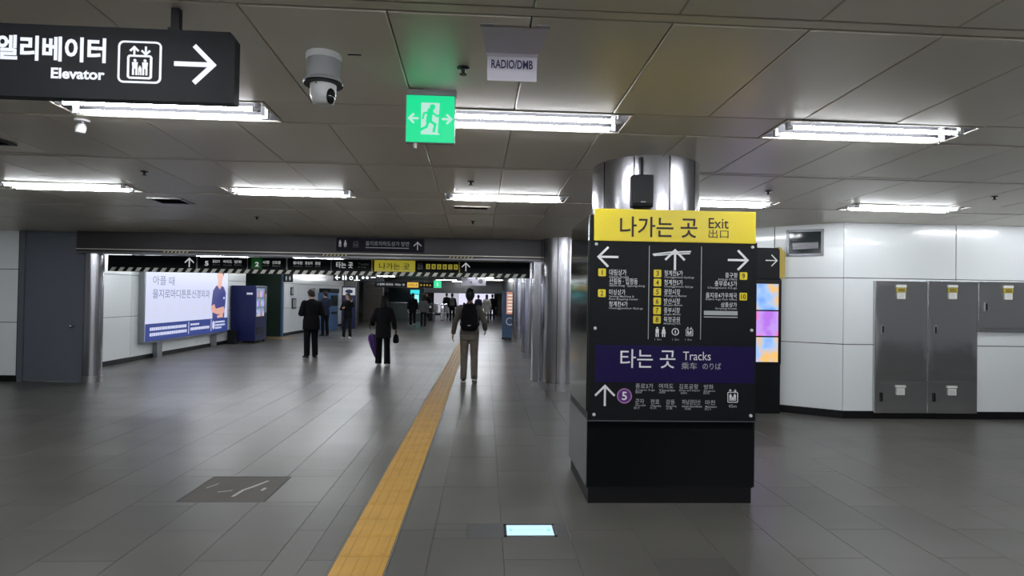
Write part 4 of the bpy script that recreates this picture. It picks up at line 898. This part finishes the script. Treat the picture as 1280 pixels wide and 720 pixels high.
def person(label, x, yy, rz, H, top, legs, shoes, hair=M_hair, hem=.80, pose=None, vox=.010, nod=0., turn=0., sleeve=.052, leg_w=(.088, .068, .062), hair_len=0., toeL=0., toeR=0., handdir=None, fat=1., sole=None, lean=0.):
    J = dict(BASE); J.update(pose or {}); s = H / 1.75
    t = thing('person', label, 'person', (x, yy, 0), rotz=rz); t.scale = (s, s, s)
    Rh = Euler((-nod, 0, turn), 'XYZ').to_matrix(); hd = Vector(J['head']); hp = lambda a, b, c: hd + Rh @ Vector((a, b, c))
    B = MB()
    tors = lambda k, e=0: [(0, .0, .84, .158 * k + e, .108 * k + e), (0, .0, .95, .163 * k + e, .115 * k + e), (0, 0, 1.07, .145 * k + e, .102 * k + e), (0, .0, 1.22, .168 * k + e, .118 * k + e), (0, -.004, 1.34, .182 * k + e, .108 * k + e), (0, -.006, 1.42, .150 * k + e, .082 * k + e), (0, -.008, 1.475, .062 + e, .058 + e)]
    B.loft(tors(fat)); B.cone(J['neck'], .058, hp(0, -.012, -.06), .054, 12); B.ball(J['neck'], .058)
    B.ball(hd, (.076, .096, .117), 0, 18, Rh); B.ball(hp(0, .026, -.058), (.056, .066, .064), 0, 14, Rh); B.ball(hp(0, .099, -.012), (.011, .016, .021), 0, 8, Rh)
    for q in (-1, 1): B.ball(hp(q * .078, -.004, -.005), (.011, .021, .032), 0, 8, Rh)
    for k, q in (('L', -1), ('R', 1)):
        limb(B, [(Vector(J['s' + k]) + Vector((-q * .012, 0, -.020)), .046), (J['e' + k], .042), (J['w' + k], .028)])
        dv = Vector(J['w' + k]) - Vector(J['e' + k]); hdv = (handdir or {}).get(k, (dv, (-q, .3, 0)))
        hand(B, J['w' + k], hdv[0], hdv[1], hdv[2] if len(hdv) > 2 else (1 if k == 'R' else -1), hdv[3] if len(hdv) > 3 else .35)
        limb(B, [(J['h' + k], .088), (J['k' + k], .056), (J['a' + k], .040)])
        a = Vector(J['a' + k]); B.ball(a + Vector((0, .06, -.04)), (.035, .09, .03))
    fused('body', B, M_skin, min(vox, .009), t, 3)
    Hm = MB(); Hm.ball(hp(0, -.020, .026), (.088, .099, .110), 0, 18, Rh); Hm.ball(hp(0, -.042, -.030), (.076, .062, .088 + hair_len * .5), 0, 14, Rh)
    for q in (-1, 1): Hm.ball(hp(q * .066, -.01, .0), (.022, .05, .05 + hair_len * .4), 0, 10, Rh)
    Hm.ball(hp(0, .055, .085), (.062, .045, .032), 0, 12, Rh)
    if hair_len: Hm.ball(hp(0, -.06, -.10 - hair_len * .5), (.088, .05, .09 + hair_len * .6), 0, 12, Rh)
    fused('hair', Hm, hair, min(vox, .009), t, 8)
    for q in (-1, 1): MB().ball(hp(q * .030, .086, .012), (.011, .007, .007), 0, 8, Rh).build('eye', M_eye, t, smooth=180)
    MB().ball(hp(0, .087, -.062), (.021, .006, .006), 0, 8, Rh).build('mouth', M_lip, t, smooth=180)
    Jk = MB(); e = .016
    secs = [sc_ for sc_ in tors(fat, e) if sc_[2] > max(hem, .84) + .02]
    Jk.loft([(0, -.004, hem, .185 * fat + .004, .140 * fat)] + ([(0, 0, .95, .178 * fat + .006, .132 * fat)] if hem < .9 else []) + [sc_ for sc_ in secs if sc_[2] > 1.0])
    Jk.cone((0, -.006, 1.42), .095, (0, -.004, 1.492), .064, 16)
    for k in 'LR': 
        wv = Vector(J['w' + k]); ev = Vector(J['e' + k]); limb(Jk, [(Vector(J['s' + k]) + Vector((-.012 if J['s' + k][0] > 0 else .012, 0, -.018)), sleeve + .018), (J['e' + k], sleeve + .006)]); Jk.cone(ev, sleeve + .006, wv - (wv - ev) * .04, sleeve - .006, 14)
        Jk.ball((Vector(J['s' + k]) * .55 + Vector((0, 0, 1.40)) * .45), (.085, .075, .055))
    fused('jacket', Jk, top, vox, t, 4)
    Tr = MB(); Tr.loft([(0, 0, .80, .165 * fat, .120 * fat), (0, 0, .92, .176 * fat, .130 * fat), (0, 0, 1.02, .160 * fat, .118 * fat)])
    for k in 'LR':
        av = Vector(J['a' + k]); kv = Vector(J['k' + k]); limb(Tr, [(J['h' + k], leg_w[0] + .008), (J['k' + k], leg_w[1])]); Tr.cone(kv, leg_w[1], av + Vector((0, 0, -.035)), leg_w[2], 14)
    fused('trousers', Tr, legs, vox, t, 4)
    for k, q, toe in (('L', -1, toeL), ('R', 1, toeR)):
        a = Vector(J['a' + k]); S = MB(); R = Euler((toe, 0, -q * .12), 'XYZ').to_matrix(); c0 = Vector((a.x, a.y, a.z))
        g = lambda y_, z_: c0 + R @ Vector((0, y_, z_))
        S.ball(g(-.02, -.035), (.042, .055, .045), 0, 12, R); S.ball(g(.06, -.045), (.043, .085, .036), 0, 12, R); S.ball(g(.13, -.055), (.044, .065, .026), 0, 12, R); S.ball(g(.0, .0), (.044, .05, .05), 0, 12, R)
        so = fused('shoe', S, shoes, min(vox, .010), t, 2)
        Q = MB(); P = [(-.075, .0), (-.06, .035), (.0, .042), (.10, .046), (.17, .036), (.195, .0), (.17, -.036), (.10, -.046), (0, -.042), (-.06, -.035)]
        vs = [g(p[0], -.0835) + R @ Vector((p[1], 0, 0)) for p in P] + [g(p[0], -.062) + R @ Vector((p[1], 0, 0)) for p in P]; n = len(P)
        Q.add(vs, [tuple(range(n)), tuple(range(2 * n - 1, n - 1, -1))] + [(i, n + i, n + (i + 1) % n, (i + 1) % n) for i in range(n)]); Q.build('sole', sole or M_shoe, so)
    return t
def attach(o, person_obj, p):   # place a separate thing at a point given in a person's own frame
    o.location = Matrix.LocRotScale(person_obj.location, person_obj.rotation_euler, person_obj.scale) @ Vector(p); o.rotation_euler.z += person_obj.rotation_euler.z; return o
def backpack(label, pers, m, col_m):
    b = thing('backpack', label, 'backpack')
    M_ = MB(); M_.loft([(0, -.21, .98, .125, .075), (0, -.22, 1.02, .150, .100), (0, -.215, 1.2, .158, .105), (0, -.20, 1.36, .145, .095), (0, -.18, 1.45, .10, .065), (0, -.17, 1.475, .05, .04)], 20)
    fused('main_bag', M_, m, .012, b, 4); MB().loft([(0, -.305, 1.02, .10, .03), (0, -.315, 1.06, .115, .038), (0, -.31, 1.18, .11, .034), (0, -.30, 1.22, .09, .02)], 16).build('front_pocket', m, b, smooth=60)
    for q in (-1, 1):
        S = MB(); pts = [(q * .10, -.13, 1.40), (q * .105, -.085, 1.455), (q * .108, -.01, 1.475), (q * .112, .070, 1.435), (q * .12, .120, 1.33), (q * .15, .105, 1.18), (q * .165, .0, 1.08), (q * .14, -.13, 1.04)]
        for p, q2 in zip(pts, pts[1:]): S.cone(p, .020, q2, .020, 8); S.ball(q2, .020, 0, 8)
        S.build('shoulder_strap', m, b, smooth=60)
    MB().cone((-.04, -.13, 1.47), .008, (-.02, -.13, 1.52), .008, 8).cone((-.02, -.13, 1.52), .008, (.02, -.13, 1.52), .008, 8).cone((.02, -.13, 1.52), .008, (.04, -.13, 1.47), .008, 8).build('carry_handle', m, b)
    MB().box(-.03, .03, -.352, -.342, 1.075, 1.09).build('zip_tab', col_m, b)
    attach(b, pers, (0, 0, 0)); b.scale = pers.scale; return b
def phone(label, pers, p, rot):
    o = thing('phone', label, 'phone', rot=rot); MB().box(-.037, .037, -.004, .004, -.075, .075, bev=.003).build('case', M_kick, o); MB().box(-.034, .034, -.0052, -.0038, -.070, .070).build('screen', M_glass, o)
    return attach(o, pers, p)

# walker with backpack
w1 = person('person in taupe shirt and trousers walking away, wearing a black backpack', -.28, 11.02, .0, 1.73, C_taupe, C_khaki, M_shoe, hem=.90, vox=.009, sleeve=.050, nod=.06, leg_w=(.090, .072, .062), sole=M_sole,
            pose=dict(kL=(-.095, .10, .52), aL=(-.10, .06, .085), kR=(.095, .05, .49), aR=(.105, -.16, .13), eL=(-.262, -.06, 1.14), wL=(-.305, .03, .90), eR=(.275, -.09, 1.15), wR=(.295, .10, .985)), toeR=-.35)
backpack('black backpack worn by the person in taupe walking away', w1, C_black, M_greyp)
# standing person in black, looking down at a phone
w2 = person('heavyset person in black jacket and trousers standing, looking down', -4.31, 14.96, .62, 1.71, C_black, C_black, M_shoe, hair=M_hairg, hem=.72, vox=.010, nod=.50, turn=.15, fat=1.17, sleeve=.064, leg_w=(.100, .080, .074),
            pose=dict(head=(0, .065, 1.615), eL=(-.275, -.02, 1.12), wL=(-.12, .21, 1.10), eR=(.275, -.02, 1.12), wR=(.10, .23, 1.12), sL=(-.195, .0, 1.40), sR=(.195, .0, 1.40)))
phone('dark phone held by the heavyset person in black', w2, (-.01, .34, 1.155), (-.7, 0, 0))
# walker with umbrella
w3 = person('person in black coat walking away carrying a folded purple umbrella', -2.28, 13.46, .05, 1.56, C_char, C_black, mat('pale_sneaker', (.40, .39, .37, 1), .6), hem=.70, vox=.010, hair_len=.02, fat=1.06, sleeve=.062, leg_w=(.092, .078, .084), sole=M_sole,
            handdir={'L': ((-.05, .55, -.8), (1, 0, 0), -1, .9)},
            pose=dict(eL=(-.265, -.04, 1.14), wL=(-.285, .15, 1.02), eR=(.262, -.05, 1.13), wR=(.285, .05, .92), kL=(-.10, .05, .5), aL=(-.11, .03, .085), aR=(.12, -.07, .085)))
u = thing('umbrella', 'folded purple umbrella hanging at the side of the walker in black coat', 'umbrella')
U = MB(); n = 16; vs = []
prof = [(.012, 0), (.075, -.03), (.10, -.12), (.085, -.28), (.05, -.48), (.016, -.60)]
for r, z in prof:
    for j in range(n): a = 2 * math.pi * j / n; rr_ = r * (1.0 if j % 2 else .68); vs.append((rr_ * math.cos(a), rr_ * math.sin(a), z))
U.add(vs, [(i * n + j, i * n + (j + 1) % n, (i + 1) * n + (j + 1) % n, (i + 1) * n + j) for i in range(len(prof) - 1) for j in range(n)] + [tuple(range(n)), tuple(range(len(vs) - 1, len(vs) - n - 1, -1))])
U.build('folded_canopy', cloth('purple_cloth', (.10, .045, .19, 1), .5), u, smooth=40); MB().cone((0, 0, .16), .006, (0, 0, -.66), .006, 8).build('shaft', M_steel, u); MB().loft([(0, 0, .10, .014, .014), (0, 0, .2, .016, .016), (0, 0, .22, .012, .012)], 12).build('grip', M_kick, u, smooth=40); MB().cone((0, 0, -.60), .009, (0, 0, -.70), .004, 8).build('tip', M_kick, u)
attach(u, w3, (-.325, .215, .79)); u.rotation_euler = (.0, -.22, 0)
hb_ = thing('handbag', 'small black handbag at the right side of the walker in black coat', 'handbag')
fused('bag_body', MB().loft([(0, 0, -.14, .05, .10), (0, 0, -.10, .07, .13), (0, 0, .0, .06, .12), (0, 0, .06, .035, .10)], 18), C_black, .012, hb_); H_ = MB()
pts = [(0, -.08, .05), (0, -.06, .14), (0, 0, .18), (0, .06, .14), (0, .08, .05)]
for p, q in zip(pts, pts[1:]): H_.cone(p, .008, q, .008, 8)
H_.build('strap', M_shoe, hb_); attach(hb_, w3, (.315, .07, .72))
# person holding a phone up, facing the camera
w4 = person('person in black jacket and dark trousers facing the camera with a phone raised', -4.89, 21.4, math.pi - .25, 1.60, C_black, C_char, mat('white_sneaker', (.6, .6, .6, 1), .6), hem=.82, vox=.012, turn=-.35, sole=M_sole,
            pose=dict(eL=(-.30, .14, 1.28), wL=(-.30, .30, 1.45), eR=(.26, .05, 1.14), wR=(.10, .22, 1.18), kL=(-.10, .02, .5), kR=(.11, .05, .5), aR=(.13, .05, .085)), handdir={'L': ((0, .15, 1), (0, 1, 0))})
phone('dark phone raised by the person facing the camera', w4, (-.30, .355, 1.57), (0, 0, 0))
# person behind the standing one
w5 = person('partly hidden person in dark clothes at the steel blue ticket machine', -5.98, 22.5, .9, 1.68, C_navy, C_black, M_shoe, hem=.80, vox=.013, nod=.25, pose=dict(eR=(.25, .1, 1.15), wR=(.16, .32, 1.15)))
sc = thing('towel', 'pale blue towel over the shoulder of the person at the ticket machine', 'towel'); MB().box(-.05, .05, -.012, .012, -.5, .10, bev=.01).build('cloth', cloth('pale_blue_cloth', (.18, .25, .34, 1)), sc); attach(sc, w5, (.15, .17, 1.36))
# far walkers
w6 = person('far walker in black beside a grey-clad companion near the booth', -3.62, 29.9, .15, 1.66, C_black, C_black, M_sole, vox=.014, hair_len=.06, pose=dict(kL=(-.09, .12, .52), aL=(-.09, .16, .085), aR=(.1, -.2, .12)), toeR=-.3)
w7 = person('far walker in grey top beside the black-clad companion', -3.08, 29.95, .1, 1.55, C_grey, C_char, M_shoe, vox=.014, hair_len=.05, pose=dict(kR=(.09, .12, .52), aR=(.09, .14, .085), aL=(-.1, -.2, .12)), toeL=-.3)
w8 = person('far walker in black wearing a grey backpack, left of the backpack walker', -1.98, 35.8, .05, 1.70, C_black, C_black, M_shoe, vox=.016, pose=dict(kL=(-.09, .1, .52), aL=(-.09, .1, .085)))
backpack('grey backpack worn by the far walker in black', w8, C_grey, M_greyp)
w9 = person('far walker in pale coat with dark hair, right of the backpack walker', .10, 34.4, -.05, 1.66, C_pale, C_grey, M_shoe, vox=.016, hair_len=.08, hem=.62)
w10 = person('far walker in black at the right, beyond the pale-coated one', .48, 38.8, .0, 1.68, C_black, C_black, M_shoe, vox=.016)
w11 = person('distant dark figure standing behind the ticket gates', -3.95, 40.3, math.pi, 1.72, C_black, C_black, M_shoe, vox=.018)
w12 = person('distant dark figure just left of the bright far wall', -2.65, 41.0, .3, 1.72, C_black, C_char, M_shoe, vox=.018)
w13 = person('distant figure in navy seen just right of the backpack walker’s head', -.42, 37.5, .0, 1.62, C_navy, C_black, M_shoe, vox=.018)
bpy.data.scenes.remove(TMP)
